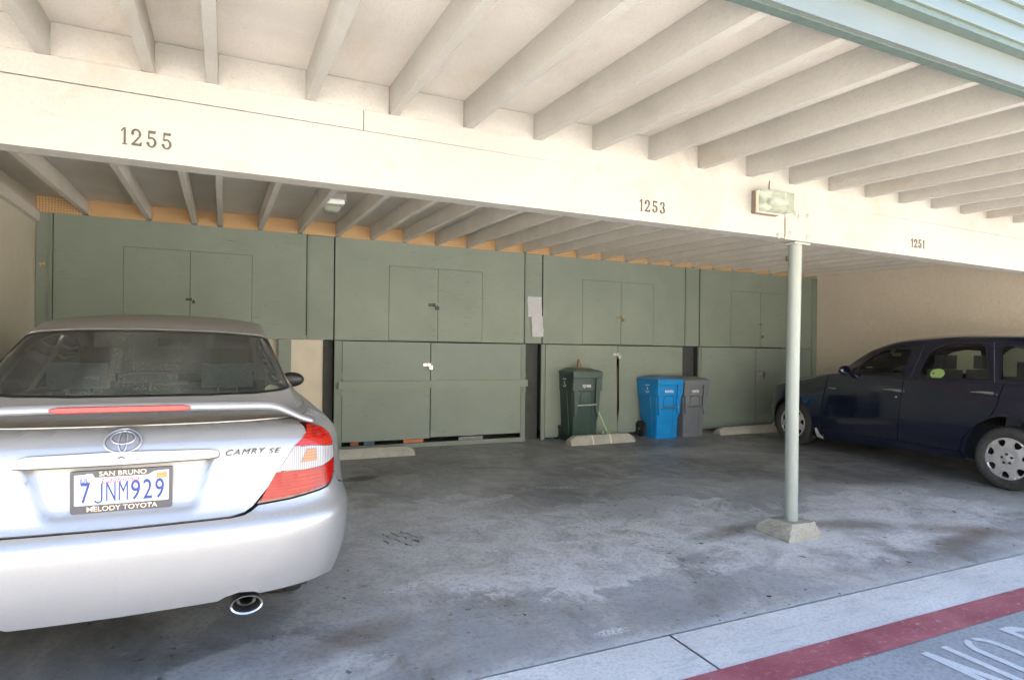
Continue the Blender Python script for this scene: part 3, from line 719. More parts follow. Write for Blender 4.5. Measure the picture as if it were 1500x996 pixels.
# house numerals: stroke digits with serifs
def digit(ch):
    w = .17
    if ch == '1': return bar(.25, 0, .25, 1, .13) + [[(.02, .74), (.19, .9), (.19, 1.0), (.02, .84)]] + [[(.08, 0), (.42, 0), (.42, .05), (.08, .05)]]
    if ch == '2': return ring(.36, .70, .33, .30, .15, -30, 190, 16, .09) + [[(.50, .52), (.66, .58), (.26, .14), (.05, .05)]] + [[(.05, 0), (.70, 0), (.74, .22), (.66, .22), (.58, .12), (.05, .12)]] + ring(.13, .72, .10, .10, .10, 0, 360, 10)
    if ch == '5': return [[(.12, .5), (.20, .5), (.22, .98), (.14, .98)]] + [[(.14, 1.0), (.66, 1.0), (.60, .84), (.15, .86)]] + ring(.35, .31, .34, .31, .16, -160, 130, 18, .08) + ring(.12, .22, .10, .10, .10, 0, 360, 10)
    if ch == '3': return ring(.34, .74, .29, .26, .13, -80, 165, 14, .08) + ring(.33, .27, .34, .28, .15, -165, 85, 16, .08) + ring(.11, .80, .09, .09, .09, 0, 360, 10) + ring(.10, .2, .10, .10, .10, 0, 360, 10)
def house_number(s, x, z, h, y):
    bm = bmesh.new(); k = 0
    for ch in s:
        for p in digit(ch):
            vs = [bm.verts.new((x + px * h * .78, y - .0042 - .00006 * (k % 30), z + pz * h)) for px, pz in p]; k += 1
            f = bm.faces.new(vs); f.normal_update()
            if f.normal.y > 0: f.normal_flip()
        x += h * (.50 if ch == '1' else .80)
    ex = bmesh.ops.extrude_face_region(bm, geom=bm.faces[:])
    for v in ex['geom']:
        if isinstance(v, bmesh.types.BMVert): v.co.y = y - .0002
    bmesh.ops.recalc_face_normals(bm, faces=bm.faces[:])
    return bp(finish(bm, 'house_number', MAT['number']))
house_number('1255', -.413, 2.350, .075, YB); house_number('1253', 2.405, 2.351, .076, YB); house_number('1251', 5.136, 2.342, .072, YB + .001)

# ---------------- steel post
post = empty('steel_post', (3.875, 3.335, gz(3.335)), 0, 'pale green round steel post on a chipped concrete footing', 'post')
pinv = Matrix.Translation(-post.location)
bm = bmesh.new(); tube(bm, [(3.875, 3.325, gz(3.3) + .10), (3.875, 3.325, 1.2), (3.875, 3.312, 2.288)], .0475, 40); o = finish(bm, 'post_shaft', MAT['post'], post, smooth=True); o.matrix_parent_inverse = pinv
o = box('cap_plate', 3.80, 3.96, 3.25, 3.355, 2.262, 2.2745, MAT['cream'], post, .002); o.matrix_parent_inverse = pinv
bm = bmesh.new(); z0, z1 = gz(3.2) - .01, gz(3.3) + .115
A = [(3.700, 3.190), (4.055, 3.190), (4.055, 3.530), (3.700, 3.530)]; T_ = [(3.775, 3.225), (4.000, 3.215), (3.985, 3.435), (3.770, 3.45)]
va = [bm.verts.new((*p, z0)) for p in A]; vm = [bm.verts.new((p[0] * .96 + .04 * 3.87, p[1] * .98 + .02 * 3.36, z0 + .035)) for p in A]; vt = [bm.verts.new((*p, z1)) for p in T_]
for a, b in ((va, vm), (vm, vt)):
    for k in range(4): bm.faces.new((a[k], a[(k + 1) % 4], b[(k + 1) % 4], b[k]))
bm.faces.new(va[::-1]); bm.faces.new(vt)
bmesh.ops.subdivide_edges(bm, edges=bm.edges[:], cuts=7, use_grid_fill=True)
for v in bm.verts:
    n = Vector(v.co) * 23; k = math.sin(n.x * 1.9 + n.z) * math.sin(n.y * 2.3 + 1) + .6 * math.sin(n.z * 5.1 + n.x * 3.7)
    v.co += Vector((random.uniform(-1, 1), random.uniform(-1, 1), random.uniform(-1, .4))) * .0035 + Vector((v.co.x - 3.87, v.co.y - 3.35, 0)) * k * .03
o = finish(bm, 'concrete_footing', MAT['footing'], post, smooth=False); o.matrix_parent_inverse = pinv

# ---------------- wheel stops
def wheel_stop(x0, x1, yc, rz, label, h=.115, chip=0):
    e_len = x1 - x0; bm = bmesh.new()
    L = e_len / 2; prof = [(-.085, 0), (-.078, .055), (-.045, h), (.045, h), (.078, .055), (.085, 0)]
    xs = [-L, -L + .012, -L + .10] + [-L + .10 + (e_len - .2) * i / 10 for i in range(1, 10)] + [L - .10, L - .012, L]
    rings = []
    for i, x in enumerate(xs):
        k = 0.55 if i in (0, len(xs) - 1) else (.62 if i in (1, len(xs) - 2) else 1)
        rings.append([bm.verts.new((x + random.uniform(-.002, .002), py * (.9 + .1 * k) + random.uniform(-.0015, .0015), pz * k)) for py, pz in prof])
    for a, b in zip(rings, rings[1:]):
        for k in range(len(prof) - 1): bm.faces.new((a[k], b[k], b[k + 1], a[k + 1]))
        bm.faces.new((a[-1], b[-1], b[0], a[0]))
    bm.faces.new(rings[0][::-1]); bm.faces.new(rings[-1]); bmesh.ops.recalc_face_normals(bm, faces=bm.faces[:])
    o = finish(bm, 'wheel_stop', MAT['stop'], bevel=.006); xc = (x0 + x1) / 2
    o.location = (xc, yc, gz(yc) - .004); o.rotation_euler = (0, 0, rz)
    return tag(o, label, 'wheel stop', 'concrete wheel stops on the slab')
wheel_stop(.35, 2.09, 7.22, 0, 'plain concrete wheel stop right of the silver sedan')
s2 = wheel_stop(4.20, 5.26, 7.20, R(2), 'chipped concrete wheel stop with two pale bands in front of the dark green bin', .125)
for x in (-.19, .10):
    bm = bmesh.new(); prof = [(-.087, 0), (-.080, .056), (-.046, .1275), (.046, .1275), (.080, .056), (.087, 0)]
    prism(bm, prof, 'x', x, x + .02); finish(bm, 'strap_band', MAT['beigeboard'], s2)
wheel_stop(6.90, 8.60, 7.30, 0, 'pale concrete wheel stop at the front wheel of the dark blue car')

# ---------------- wall lamp on the beam
gl = NT('lamp_prism_glass'); gl.b.inputs['Base Color'].default_value = (.55, .60, .50, 1); gl.b.inputs['Transmission Weight'].default_value = .72; gl.b.inputs['Roughness'].default_value = .22; gl.b.inputs['IOR'].default_value = 1.3
wv = gl.n('ShaderNodeTexWave', wave_type='BANDS', bands_direction='Z'); wv.inputs['Scale'].default_value = 55; gl.l(gl.co(), wv.inputs['Vector']); gl.l(gl.bump(wv.outputs['Fac'], .35, .002), gl.b.inputs['Normal'])
LG = gl.m; LBR = simple('lamp_housing_brown', (.14, .11, .085), .5)
lw = empty('wall_lamp', (3.52, YB, 2.51), 0, 'box shaped glass wall lamp fixed to the beam above the post', 'lamp')
def lq(o): o.parent = lw; o.matrix_parent_inverse = Matrix.Translation((-3.52, -YB, -2.51)); return o
lq(box('lamp_housing', 3.36, 3.585, YB - .038, YB - .0035, 2.432, 2.588, LBR, bevel=.005))
lq(box('lamp_collar', 3.364, 3.580, YB - .058, YB - .0385, 2.436, 2.586, MAT['beigeboard'], bevel=.004))
bm = bmesh.new(); prism(bm, [(YB - .0585, 2.440), (YB - .0585, 2.584), (YB - .075, 2.588), (YB - .189, 2.556), (YB - .189, 2.425), (YB - .10, 2.430)], 'x', 3.368, 3.570); lq(finish(bm, 'glass_refractor', LG, bevel=.006))
bm = bmesh.new(); lathe(bm, [(0, 3.40), (.018, 3.41), (.024, 3.46), (.018, 3.50), (.014, 3.55), (0, 3.55)], 16, 'x', (0, YB - .12, 2.50)); lq(finish(bm, 'bulb', MAT['white'], smooth=True))
bm = bmesh.new(); tube(bm, [(3.53, YB - .004, 2.60), (3.525, YB - .005, 2.64), (3.53, YB - .005, 2.682)], .004, 6); lq(finish(bm, 'cable', MAT['number']))
bm = bmesh.new(); tube(bm, [(3.69, YB - .004, 2.43), (3.692, YB - .004, 2.30)], .004, 6); lq(finish(bm, 'cable', MAT['brass']))
def ceil_lamp(x, y, label):
    zb = 2.688 + .0295 * (y - YB) + JD - .035
    e = empty('ceiling_lamp', (x, y, zb), 0, label, 'lamp', 'small ceiling lamps between the joists')
    def q(o): o.parent = e; return o
    q(box('lamp_bracket', -.13, .13, -.03, .03, -.032, .034, MAT['steel'], bevel=.003))
    bm = bmesh.new(); prism(bm, [(-.10, -.033), (.10, -.033), (.11, -.065), (.085, -.075), (-.085, -.075), (-.11, -.065)], 'y', -.075, .075); q(finish(bm, 'lamp_collar', MAT['white'], bevel=.004))
    bm = bmesh.new(); prism(bm, [(-.08, -.0755), (.08, -.0755), (.058, -.145), (-.058, -.145)], 'y', -.058, .058); q(finish(bm, 'glass_refractor', LG, bevel=.008))
    return e
ceil_lamp(.93, 6.02, 'small white ceiling lamp between joists above the silver sedan')
ceil_lamp(7.12, 6.13, 'small ceiling lamp partly hidden behind the top of the steel post')
# ================================================================== CAR SURFACES
# silver sedan: local frame x right, y forward from the rearmost point of the bumper, z above the slab
CX, CYY = -.325, 2.600
_pl = spline([(0, 0, 0), (.3, .336, .008), (.55, .613, .034), (.70, .775, .075), (.80, .868, .125), (.90, .930, .20), (1.02, .972, .32), (1.2, .994, .49), (1.5, 1, .79), (4.0, 1, 3.29), (4.5, .985, 3.79), (4.85, .94, 4.14), (5.1, .84, 4.37), (5.3, .68, 4.50), (5.6, .37, 4.62), (6.0, 0, 4.67)])
_cw = spline([(.18, .76), (.30, .80), (.40, .832), (.44, .848), (.55, .874), (.67, .882), (.72, .872), (.80, .858), (.90, .848), (.96, .842), (1.00, .825), (1.03, .79), (1.048, .75), (1.058, .71)])
_cr = spline([(.18, .13), (.30, .062), (.345, .048), (.395, .018), (.42, .010), (.52, .002), (.62, .0), (.675, .004), (.69, .010), (.705, .026), (.73, .048), (.78, .062), (.88, .078), (.96, .092), (1.00, .105), (1.03, .130), (1.05, .165), (1.058, .21)])
_cf = spline([(.18, .10), (.35, .02), (.5, 0), (.62, -.02), (.70, -.08), (.80, -.30), (.9, -.62), (1.058, -1.0)])
def sedan_low(u, h):
    s = 1 if u >= 0 else -1; a = abs(u); X, Y = _pl(a); k = max(0.0, 1 - a / 1.9); k2 = min(1.0, max(0.0, (a - 3.4) / 1.2))
    k = k * k * (3 - 2 * k) if a > .95 else 1.0 - (1 - (1 - .5) ** 1) * 0
    if a > .95: k = max(0.0, 1 - (a - .95) / .95); k = k * k * (3 - 2 * k)
    return (s * _cw(h) * X, Y + _cr(h) * k + _cf(h) * k2, h)
_cg = spline([(.52, .70, 1.02, .67, 1.045, 1.060), (.66, .725, 1.02, .665, 1.075, 1.098), (.80, .742, 1.02, .65, 1.135, 1.165), (1.05, .762, 1.02, .610, 1.262, 1.297), (1.28, .775, 1.0, .572, 1.375, 1.412), (1.45, .78, 1.0, .560, 1.425, 1.466), (1.7, .785, 1.0, .556, 1.462, 1.505), (2.2, .79, .99, .560, 1.480, 1.525), (2.6, .79, .98, .555, 1.455, 1.50), (3.0, .78, .97, .57, 1.33, 1.375), (3.4, .76, .96, .60, 1.12, 1.165), (3.80, .74, .93, .64, .955, .985), (4.3, .70, .80, .62, .82, .86)])
def sedan_up(v, y):
    s = 1 if v >= 0 else -1; a = abs(v) / .6; xb, zb, xr, zr, zc = _cg(y)
    K = [(0, 0, zc), (.5, .5 * xr, zc - .20 * (zc - zr)), (.85, .88 * xr, zc - .68 * (zc - zr)), (1, xr, zr), (1.15, xr + .13 * (xb - xr), zr - .20 * (zr - zb)), (2, xb, zb)]
    q = None
    for i in range(5):
        if a <= K[i + 1][0] or i == 4:
            f = spline(K); q = f(min(a, 2.0)); break
    return (s * q[0], y, q[1])
def sedan_w(p): return (CX + p[0], CYY + p[1], p[2] + .03 * (CYY + p[1]))

# dark blue tall hatchback: local frame x right, y forward from the rear axle, z above the slab
_wl = spline([(0, 0, -.80), (.35, .42, -.795), (.60, .70, -.75), (.78, .87, -.65), (.95, .955, -.50), (1.15, .99, -.30), (1.5, 1.0, .05), (3.6, 1.0, 2.15), (4.0, 1.0, 2.55), (4.3, .985, 2.85), (4.6, .93, 3.13), (4.8, .83, 3.28), (5.0, .66, 3.38), (5.2, .45, 3.44), (5.45, .2, 3.47), (5.65, 0, 3.48)])
_ww = spline([(.16, .79), (.24, .828), (.34, .836), (.55, .840), (.72, .836), (.88, .822), (.97, .806), (1.03, .795), (1.075, .780)])
def van_low(u, h):
    s = 1 if u >= 0 else -1; a = abs(u); X, Y = _wl(a)
    bul = math.exp(-((Y - 2.76) / .50) ** 2) * .030 + math.exp(-((Y - .07) / .50) ** 2) * .026
    bul *= max(0.0, min(1.0, (.95 - h) / .25)) * (1 if a > 1 else 0) * max(0, min(1, (a - 1) * 3))
    kf = max(0.0, min(1.0, (Y - 2.2) / 1.1)); 
    return (s * (_ww(h) * X + bul * (X > .6)) * (1 - .10 * kf * max(0, (h - .55) / .5)), Y - max(0, h - .6) * .25 * max(0.0, (Y - 3.0) / .36) - .25 * max(0, .35 - h) * kf, h)
_wg = spline([(-.80, .70, 1.04, .60, 1.06, 1.07), (-.76, .735, 1.05, .60, 1.14, 1.17), (-.68, .76, 1.06, .615, 1.32, 1.36), (-.55, .775, 1.07, .63, 1.46, 1.51), (-.3, .785, 1.07, .64, 1.505, 1.57), (.2, .79, 1.065, .645, 1.525, 1.598), (.7, .79, 1.06, .645, 1.52, 1.60), (1.1, .79, 1.055, .64, 1.485, 1.575), (1.4, .785, 1.05, .635, 1.45, 1.54), (1.7, .78, 1.045, .63, 1.365, 1.445), (1.9, .77, 1.04, .625, 1.265, 1.33), (2.04, .765, 1.03, .62, 1.175, 1.225), (2.2, .755, 1.02, .61, 1.075, 1.115), (2.32, .765, 1.0, .59, 1.035, 1.07), (2.7, .785, .90, .52, .970, 1.01), (3.15, .72, .80, .40, .87, .93), (3.40, .50, .73, .25, .77, .80)])
def van_up(v, y):
    s = 1 if v >= 0 else -1; a = abs(v) / .6; xb, zb, xr, zr, zc = _wg(y)
    f = spline([(0, 0, zc), (.5, .5 * xr, zc - .18 * (zc - zr)), (.85, .88 * xr, zc - .60 * (zc - zr)), (1, xr, zr), (1.15, xr + .14 * (xb - xr), zr - .20 * (zr - zb)), (2, xb, zb)])
    q = f(min(a, 2.0)); return (s * q[0], y, q[1])
VH = (.0402, .99919)
VO = (7.162 + .835 * VH[1], 3.489 - .835 * VH[0])
def van_w(p):
    x = VO[0] + VH[1] * p[0] + VH[0] * p[1]; y = VO[1] - VH[0] * p[0] + VH[1] * p[1]
    return (x, y, p[2] + .03 * y)
# ------------------------------------------------------------------ car materials
def paint(name, c, metal, rough, dust, dustc=(.26, .228, .18), coat=.8, side_dust=.05):
    t = NT(name); co = t.co(); g = t.n('ShaderNodeNewGeometry'); s = t.n('ShaderNodeSeparateXYZ'); t.l(g.outputs['Normal'], s.inputs[0])
    up = t.ramp(s.outputs[2], [(.55, 0), (.93, 1)]); n = t.noise(co, 3.0, 7, .7, .6); st = t.noise(t.co(scale=(1, .22, 1)), 9, 5, .7)
    m = t.math('MULTIPLY', up, t.math('MULTIPLY', t.ramp(n, [(.25, .6), (.7, 1)]), t.ramp(st, [(.3, .75), (.7, 1)])))
    m = t.math('MULTIPLY', m, dust); m = t.math('MAXIMUM', m, t.math('MULTIPLY', t.ramp(t.noise(co, 5, 8, .75), [(.4, 0), (.8, 1)]), side_dust))
    fl = t.noise(co, 900, 1); cc = t.mix(t.ramp(fl, [(.35, 0), (.65, 1)]), tuple(v * .9 for v in c), tuple(min(1, v * 1.08) for v in c))
    fk = t.ramp(t.noise(co, 150, 3, .8), [(.71, 0), (.73, .35)])
    cc = t.mix(m, cc, dustc); cc = t.mix(fk, cc, tuple(v * .5 for v in dustc))
    r = t.math('ADD', rough, t.math('MULTIPLY', m, .5)); t.base(cc, r, metal)
    t.l(t.math('MULTIPLY', t.math('SUBTRACT', 1, m), metal), t.b.inputs['Metallic'])
    t.l(t.math('MULTIPLY', t.math('SUBTRACT', 1, m), coat), t.b.inputs['Coat Weight']); t.b.inputs['Coat Roughness'].default_value = .05
    return t.m
SILVER = paint('silver_metallic_paint', (.295, .293, .292), .55, .38, .95, side_dust=.10)
NAVY = paint('dark_blue_paint', (.003, .0042, .017), .0, .16, .16, (.05, .045, .04), 1.0, side_dust=.02)
def glassmat(name, tint, dustc=(.42, .42, .36), dust=0.0, speck=0.0, rough=.0, refl=1.0):
    t = NT(name); co = t.co(); o = t.t.nodes['Material Output']
    tr = t.n('ShaderNodeBsdfTransparent'); tr.inputs[0].default_value = (*tint, 1); gl = t.n('ShaderNodeBsdfGlossy'); gl.inputs['Roughness'].default_value = .015 + rough
    gl.inputs[0].default_value = (refl, refl, refl, 1)
    fr = t.n('ShaderNodeFresnel'); fr.inputs[0].default_value = 1.52
    ge = t.n('ShaderNodeNewGeometry')
    m1 = t.n('ShaderNodeMixShader'); t.l(fr.outputs[0], m1.inputs[0]); t.l(tr.outputs[0], m1.inputs[1]); t.l(gl.outputs[0], m1.inputs[2])
    df = t.n('ShaderNodeBsdfDiffuse'); df.inputs[0].default_value = (*dustc, 1)
    m2 = t.n('ShaderNodeMixShader'); t.l(m1.outputs[0], m2.inputs[1]); t.l(df.outputs[0], m2.inputs[2])
    if dust or speck:
        a = t.noise(co, 2.2, 5, .65); b = t.ramp(t.noise(co, 120, 5, .8), [(.47, 0), (.62, 1)]); f = t.ramp(a, [(.3, .35), (.7, 1)])
        if speck:
            sx = t.n('ShaderNodeSeparateXYZ'); t.l(co, sx.inputs[0]); mr = t.math('SUBTRACT', 1, t.math('ABSOLUTE', t.math('MULTIPLY', t.math('ADD', sx.outputs[0], t.math('ADD', -.02, t.math('MULTIPLY', t.math('SUBTRACT', a, .5), .9))), 3.4))); mr = t.math('MAXIMUM', mr, 0.0); mr = t.ramp(mr, [(.0, .10), (.45, 1)]); bt_ = t.ramp(sx.outputs[1], [(.74, .8), (.80, 0)]); b = t.math('MULTIPLY', b, t.math('MAXIMUM', mr, bt_))
        f = t.math('ADD', t.math('MULTIPLY', f, dust), t.math('MULTIPLY', t.math('MULTIPLY', b, f), speck)); t.l(f, m2.inputs[0])
    else: m2.inputs[0].default_value = 0
    t.l(m2.outputs[0], o.inputs[0]); return t.m
G_REAR = glassmat('dusty_rear_glass', (.72, .80, .74), (.40, .41, .34), .11, .62, .02)
G_SIDE = glassmat('car_side_glass', (.84, .92, .84), dust=.02); G_DARK = glassmat('dark_tinted_glass', (.42, .46, .42), dust=.03)
TRIM = simple('black_trim', (.012, .012, .013), .4, 0, .2, 30); SEAT = simple('grey_seat_fabric', (.24, .25, .26), .9, 0, .15, 60, .2); SEATD = simple('dark_seat_fabric', (.05, .05, .055), .9, 0, .2, 60, .2)
def lens(name, c, clear=0):
    t = NT(name); co = t.co(); 
    wv = t.n('ShaderNodeTexWave', wave_type='BANDS', bands_direction='Z'); wv.inputs['Scale'].default_value = 26; t.l(co, wv.inputs['Vector'])
    wx = t.n('ShaderNodeTexWave', wave_type='BANDS', bands_direction='X'); wx.inputs['Scale'].default_value = 40; t.l(co, wx.inputs['Vector'])
    pat = t.math('MULTIPLY', wv.outputs['Fac'], t.math('ADD', .55, t.math('MULTIPLY', wx.outputs['Fac'], .45)))
    if clear: col = t.mix(t.ramp(wx.outputs['Fac'], [(.15, 0), (.6, 1)]), (.16, .155, .165), (.34, .33, .33))
    else: col = t.mix(t.ramp(pat, [(.2, 0), (.9, 1)]), tuple(v * .62 for v in c), c)
    t.base(col, .2, 0, t.bump(wx.outputs['Fac'], .15, .001), .35, .25)
    if not clear: t.b.inputs['Subsurface Weight'].default_value = .0
    return t.m
L_RED = lens('red_lens', (.34, .006, .004)); L_DRED = simple('dark_red_lens_edge', (.07, .003, .004), .2, 0, .1, 20, coat=1); L_CLR = lens('clear_lens', (.8, .8, .8), 1); L_ORG = lens('orange_lens', (.38, .17, .08)); L_RED2 = lens('orange_red_lens', (.42, .018, .006))
def rr(x0, x1, z0, z1, r, n=5):
    out = []
    for cx, cz, a in ((x1 - r, z0 + r, -90), (x1 - r, z1 - r, 0), (x0 + r, z1 - r, 90), (x0 + r, z0 + r, 180)):
        out += [(cx + r * math.cos(R(a + 90 * i / n)), cz + r * math.sin(R(a + 90 * i / n))) for i in range(n + 1)]
    return out
def ell(cx, cy, rx, ry, n=28, a0=0, a1=360): return [(cx + rx * math.cos(R(a0 + (a1 - a0) * i / n)), cy + ry * math.sin(R(a0 + (a1 - a0) * i / n))) for i in range(n if a1 - a0 == 360 else n + 1)]
TYRE = NT('tyre_rubber'); _n = TYRE.noise(TYRE.co(), 30, 5); TYRE.base(TYRE.ramp(_n, [(.3, (.020, .019, .018)), (.7, (.045, .042, .038))]), .75); TYRE = TYRE.m
def wheel(parent, x, y, r, rimr, side, wd=.2, holes=7, cover=None, steer=0):
    """side -1: outer face towards -x"""
    e = empty('wheel', (x, y, r)); e.parent = parent; e.rotation_euler = (0, 0, R(steer))
    s = side; hw = wd / 2
    bm = bmesh.new(); lathe(bm, [(rimr, -hw * .86), (rimr + .012, -hw * .95), (rimr + .05, -hw * 1.04), (r - .03, -hw), (r - .008, -hw * .86), (r, -hw * .7), (r, -hw * .06), (r - .007, -hw * .05), (r - .007, hw * .05), (r, hw * .06), (r, hw * .7), (r - .008, hw * .86), (r - .03, hw), (rimr + .05, hw * 1.04), (rimr + .012, hw * .95), (rimr, hw * .86)], 56, 'x', closed=True)
    finish(bm, 'tyre', TYRE, e, smooth=True)
    bm = bmesh.new(); lathe(bm, [(0, -s * 0.0), (rimr * .9, 0.0)], 40, 'x'); finish(bm, 'brake_backing', MAT['void'], e)
    # cover: disc with oval holes near the rim
    def cf(a, b):
        q = math.hypot(a, b) / rimr
        dome = .030 * (1 - q * q) + (.018 * max(0, 1 - abs(q - .95) / .08)) - .012 * math.exp(-((q - .30) / .16) ** 2)
        return (s * (hw * .72 + dome), a, b)
    out = ell(0, 0, rimr * 1.0, rimr * 1.0, 56); hl = []
    for k in range(holes):
        a = 2 * math.pi * (k + .35) / holes; c, sn = math.cos(a), math.sin(a); pts = []
        for i in range(14):
            t_ = 2 * math.pi * i / 14; pr = .765 * rimr + .165 * rimr * math.cos(t_); pt = (.175 * rimr + .055 * rimr * math.cos(t_)) * math.sin(t_)
            pts.append((pr * c - pt * sn, pr * sn + pt * c))
        hl.append(pts)
    cv = patch('wheel_cover', cf, out, cover or SILVER, e, holes=hl, du=.022, dv=.022, thick=.022, flip=(s < 0), smooth=True)
    for k in range(5):
        a = 2 * math.pi * (k + .2) / 5; c = (.215 * rimr * math.cos(a), .215 * rimr * math.sin(a)); X = cf(*c)[0]
        bm = bmesh.new(); lathe(bm, [(.0, X + s * .002), (.009, X + s * .002), (.010, X + s * .006), (.0135, X + s * .006), (.0135, X - s * .004)], 12, 'x', (0, *c)); finish(bm, 'wheel_nut', MAT['darksteel'], cv, smooth=False)
    return e

# ================================================================== SILVER SEDAN
sed = empty('parked_car', (CX, CYY, gz(CYY)), 0, 'silver four door sedan seen from behind, dusty roof, rear spoiler', 'car')
sed.rotation_euler = (math.atan(S), 0, 0)
P_ = sed
LAMP = [(.475, .7523), (.7725, 1.0437), (.805, 1.040), (.835, 1.031), (.858, 1.018), (.874, .995), (.882, .945), (.880, .880), (.862, .830), (.838, .800), (.800, .781), (.7501, .7732), (.6107, .7592)]
def recess(u, h):
    """0..1 depth mask of the number plate recess"""
    if not (.735 < h < .958): return 0.0
    f = (h - .735) / .223; xl = -.245 - .09 * f - .0; xr_ = .262 + .075 * f
    if h < .79: k = (.79 - h) / .055; xl += .05 * k * k; xr_ -= .05 * k * k
    def sm(d, w): d = max(0, min(1, d / w)); return d * d * (3 - 2 * d)
    return sm(u - xl, .036) * sm(xr_ - u, .036) * sm(h - .742, .032)
def sedan_lid(u, h):
    p = sedan_low(u, h); k = recess(u, h)
    return (p[0], p[1] + .030 * k * (.55 + .45 * min(1, max(0, (h - .74) / .2))), p[2])
lidp = [(0, .7175), (.375, .7195), (.425, .728), (.456, .745), (.468, .7565), (.7665, 1.049), (.7665, 1.0575)]
lidp = lidp + [(-a, b) for a, b in lidp[::-1][:-1]]
patch('trunk_lid', sedan_lid, lidp, SILVER, P_, du=.016, dv=.014, off=0, thick=.012, flip=False)
# inner dark shell behind every gap
def inset(fn, d):
    def f(u, h):
        e_ = 1e-3; a = Vector(fn(u + e_, h)) - Vector(fn(u - e_, h)); b = Vector(fn(u, h + e_)) - Vector(fn(u, h - e_)); n = a.cross(b)
        n = n.normalized() if n.length > 1e-12 else Vector((0, 0, 0)); return tuple(Vector(fn(u, h)) - n * d)
    return f
RWu, FWu = 1.79, 4.51
def archpts(c, hc, rx, ry, h0, n=16):
    """points over the arch from +u side to -u side starting/ending at height h0"""
    a0 = math.degrees(math.asin(max(-1, min(1, (h0 - hc) / ry))))
    return [(c + rx * math.cos(R(a)), hc + ry * math.sin(R(a))) for a in [a0 + (180 - 2 * a0) * i / n for i in range(n + 1)]]
for mir in (False, True):
    shell = [(0, .44), (.9, .44), (1.36, .30)] + archpts(RWu, .33, .40, .40, .30)[::-1] + [(2.3, .24), (4.0, .24)] + archpts(FWu, .33, .40, .40, .30)[::-1] + [(5.0, .30), (6.0, .30), (6.0, .70), (5.3, .80), (4.6, .90), (3.8, .95), (3.2, 1.02), (2, 1.035), (.9, 1.03), (.72, 1.035), (0, 1.035)]
    patch('inner_shell', inset(sedan_low, .055), shell, MAT['void'], P_, du=.08, dv=.08, mirror=mir)
    bump_p = [(0, .403), (.345, .405), (.37, .418), (.42, .428), (.48, .420), (.505, .408), (.80, .412), (.95, .385), (1.10, .33), (1.34, .30)] + [(p[0], p[1]) for p in archpts(RWu, .33, .375, .385, .30)[::-1] if p[0] < 1.50] + [(1.42, .62), (1.25, .70), (1.0, .748), (.905, .775), (.868, .822), (.842, .793), (.803, .774), (.7501, .7665), (.6107, .7525), (.480, .7455), (.452, .728), (.425, .7175), (.375, .7125), (0, .7105)]
    patch('bumper_half', sedan_low, bump_p, SILVER, P_, du=.03, dv=.014, thick=.008, mirror=mir)
    ad = [(.776, 1.0575), (.776, 1.0505), (.808, 1.0465), (.840, 1.037), (.865, 1.022), (.881, .997), (.889, .946), (.887, .880), (.872, .829), (.909, .781), (1.0, .753), (1.25, .706), (1.425, .626), (1.46, .56)]
    ar = archpts(RWu, .33, .375, .385, .24)[::-1]; ar = [p for p in ar if p[0] > 1.50 - .02 and not (p[0] < 1.55 and p[1] < .5)]
    quarter = ad + ar + [(2.30, .24), (2.36, .30), (2.40, .60), (2.44, 1.02), (2.40, 1.0575)]
    patch('quarter_panel', sedan_low, quarter, SILVER, P_, du=.04, dv=.03, thick=.006, mirror=mir)
    patch('rear_door', sedan_low, [(2.306, .24), (3.22, .24), (3.24, .6), (3.25, 1.0), (3.20, 1.03), (2.447, 1.045), (2.446, 1.02), (2.406, .60), (2.366, .30)], SILVER, P_, du=.05, dv=.04, thick=.006, mirror=mir)
    patch('front_door', sedan_low, [(3.227, .24), (4.05, .24), (4.08, .3), (4.11, .6), (4.12, .93), (3.257, 1.02), (3.257, 1.0), (3.247, .6)], SILVER, P_, du=.05, dv=.04, thick=.006, mirror=mir)
    fa = archpts(FWu, .33, .375, .385, .24)[::-1]
    patch('front_fender', sedan_low, [(4.057, .24)] + fa + [(5.1, .24), (5.4, .24), (6.0, .24), (6.0, .66), (5.6, .70), (5.2, .78), (4.8, .86), (4.127, .93), (4.117, .60), (4.087, .30)], SILVER, P_, du=.05, dv=.04, thick=.006, mirror=mir)
# deck, greenhouse skin
def deck(x, y): return (x, y, 1.0615 + .020 * (1 - (x / .72) ** 2) * min(1, max(0, (y - .20) / .25)) + .0 * y)
dk = [(sedan_low(u, 1.0575)[0], sedan_low(u, 1.0575)[1] + .002) for u in [-1.6, -1.3, -1.1, -1.0, -.9, -.8, -.7, -.55, -.4, -.25, -.1, .1, .25, .4, .55, .7, .8, .9, 1.0, 1.1, 1.3, 1.6]]
patch('deck_panel', deck, dk + [(.70, 1.25), (-.70, 1.25)], SILVER, P_, du=.05, dv=.05, thick=.004, flip=True) if False else patch('deck_panel', deck, dk + [(.70, 1.25), (-.70, 1.25)], SILVER, P_, du=.05, dv=.05, thick=.004)
GL = [(0, .716), (.25, .722), (.42, .745), (.54, .785), (.632, .845), (.655, .90), (.650, 1.05), (.632, 1.24), (.612, 1.325), (.55, 1.352), (.30, 1.338), (0, 1.330)]
GL = GL + [(-a, b) for a, b in GL[::-1][1:-1]]
def up2(v, y): return sedan_up(v, y)
SW1 = [(.74, 1.45), (.70, 1.62), (.685, 2.0), (.69, 2.22), (1.14, 2.24), (1.15, 1.6), (1.10, 1.28)]
SW2 = [(.69, 2.28), (.70, 2.6), (.74, 2.85), (.85, 3.1), (1.08, 3.45), (1.14, 3.42), (1.14, 2.30)]
WS = [(-.54, 2.70), (.54, 2.70), (.56, 3.0), (.57, 3.62), (-.57, 3.62), (-.56, 3.0)]
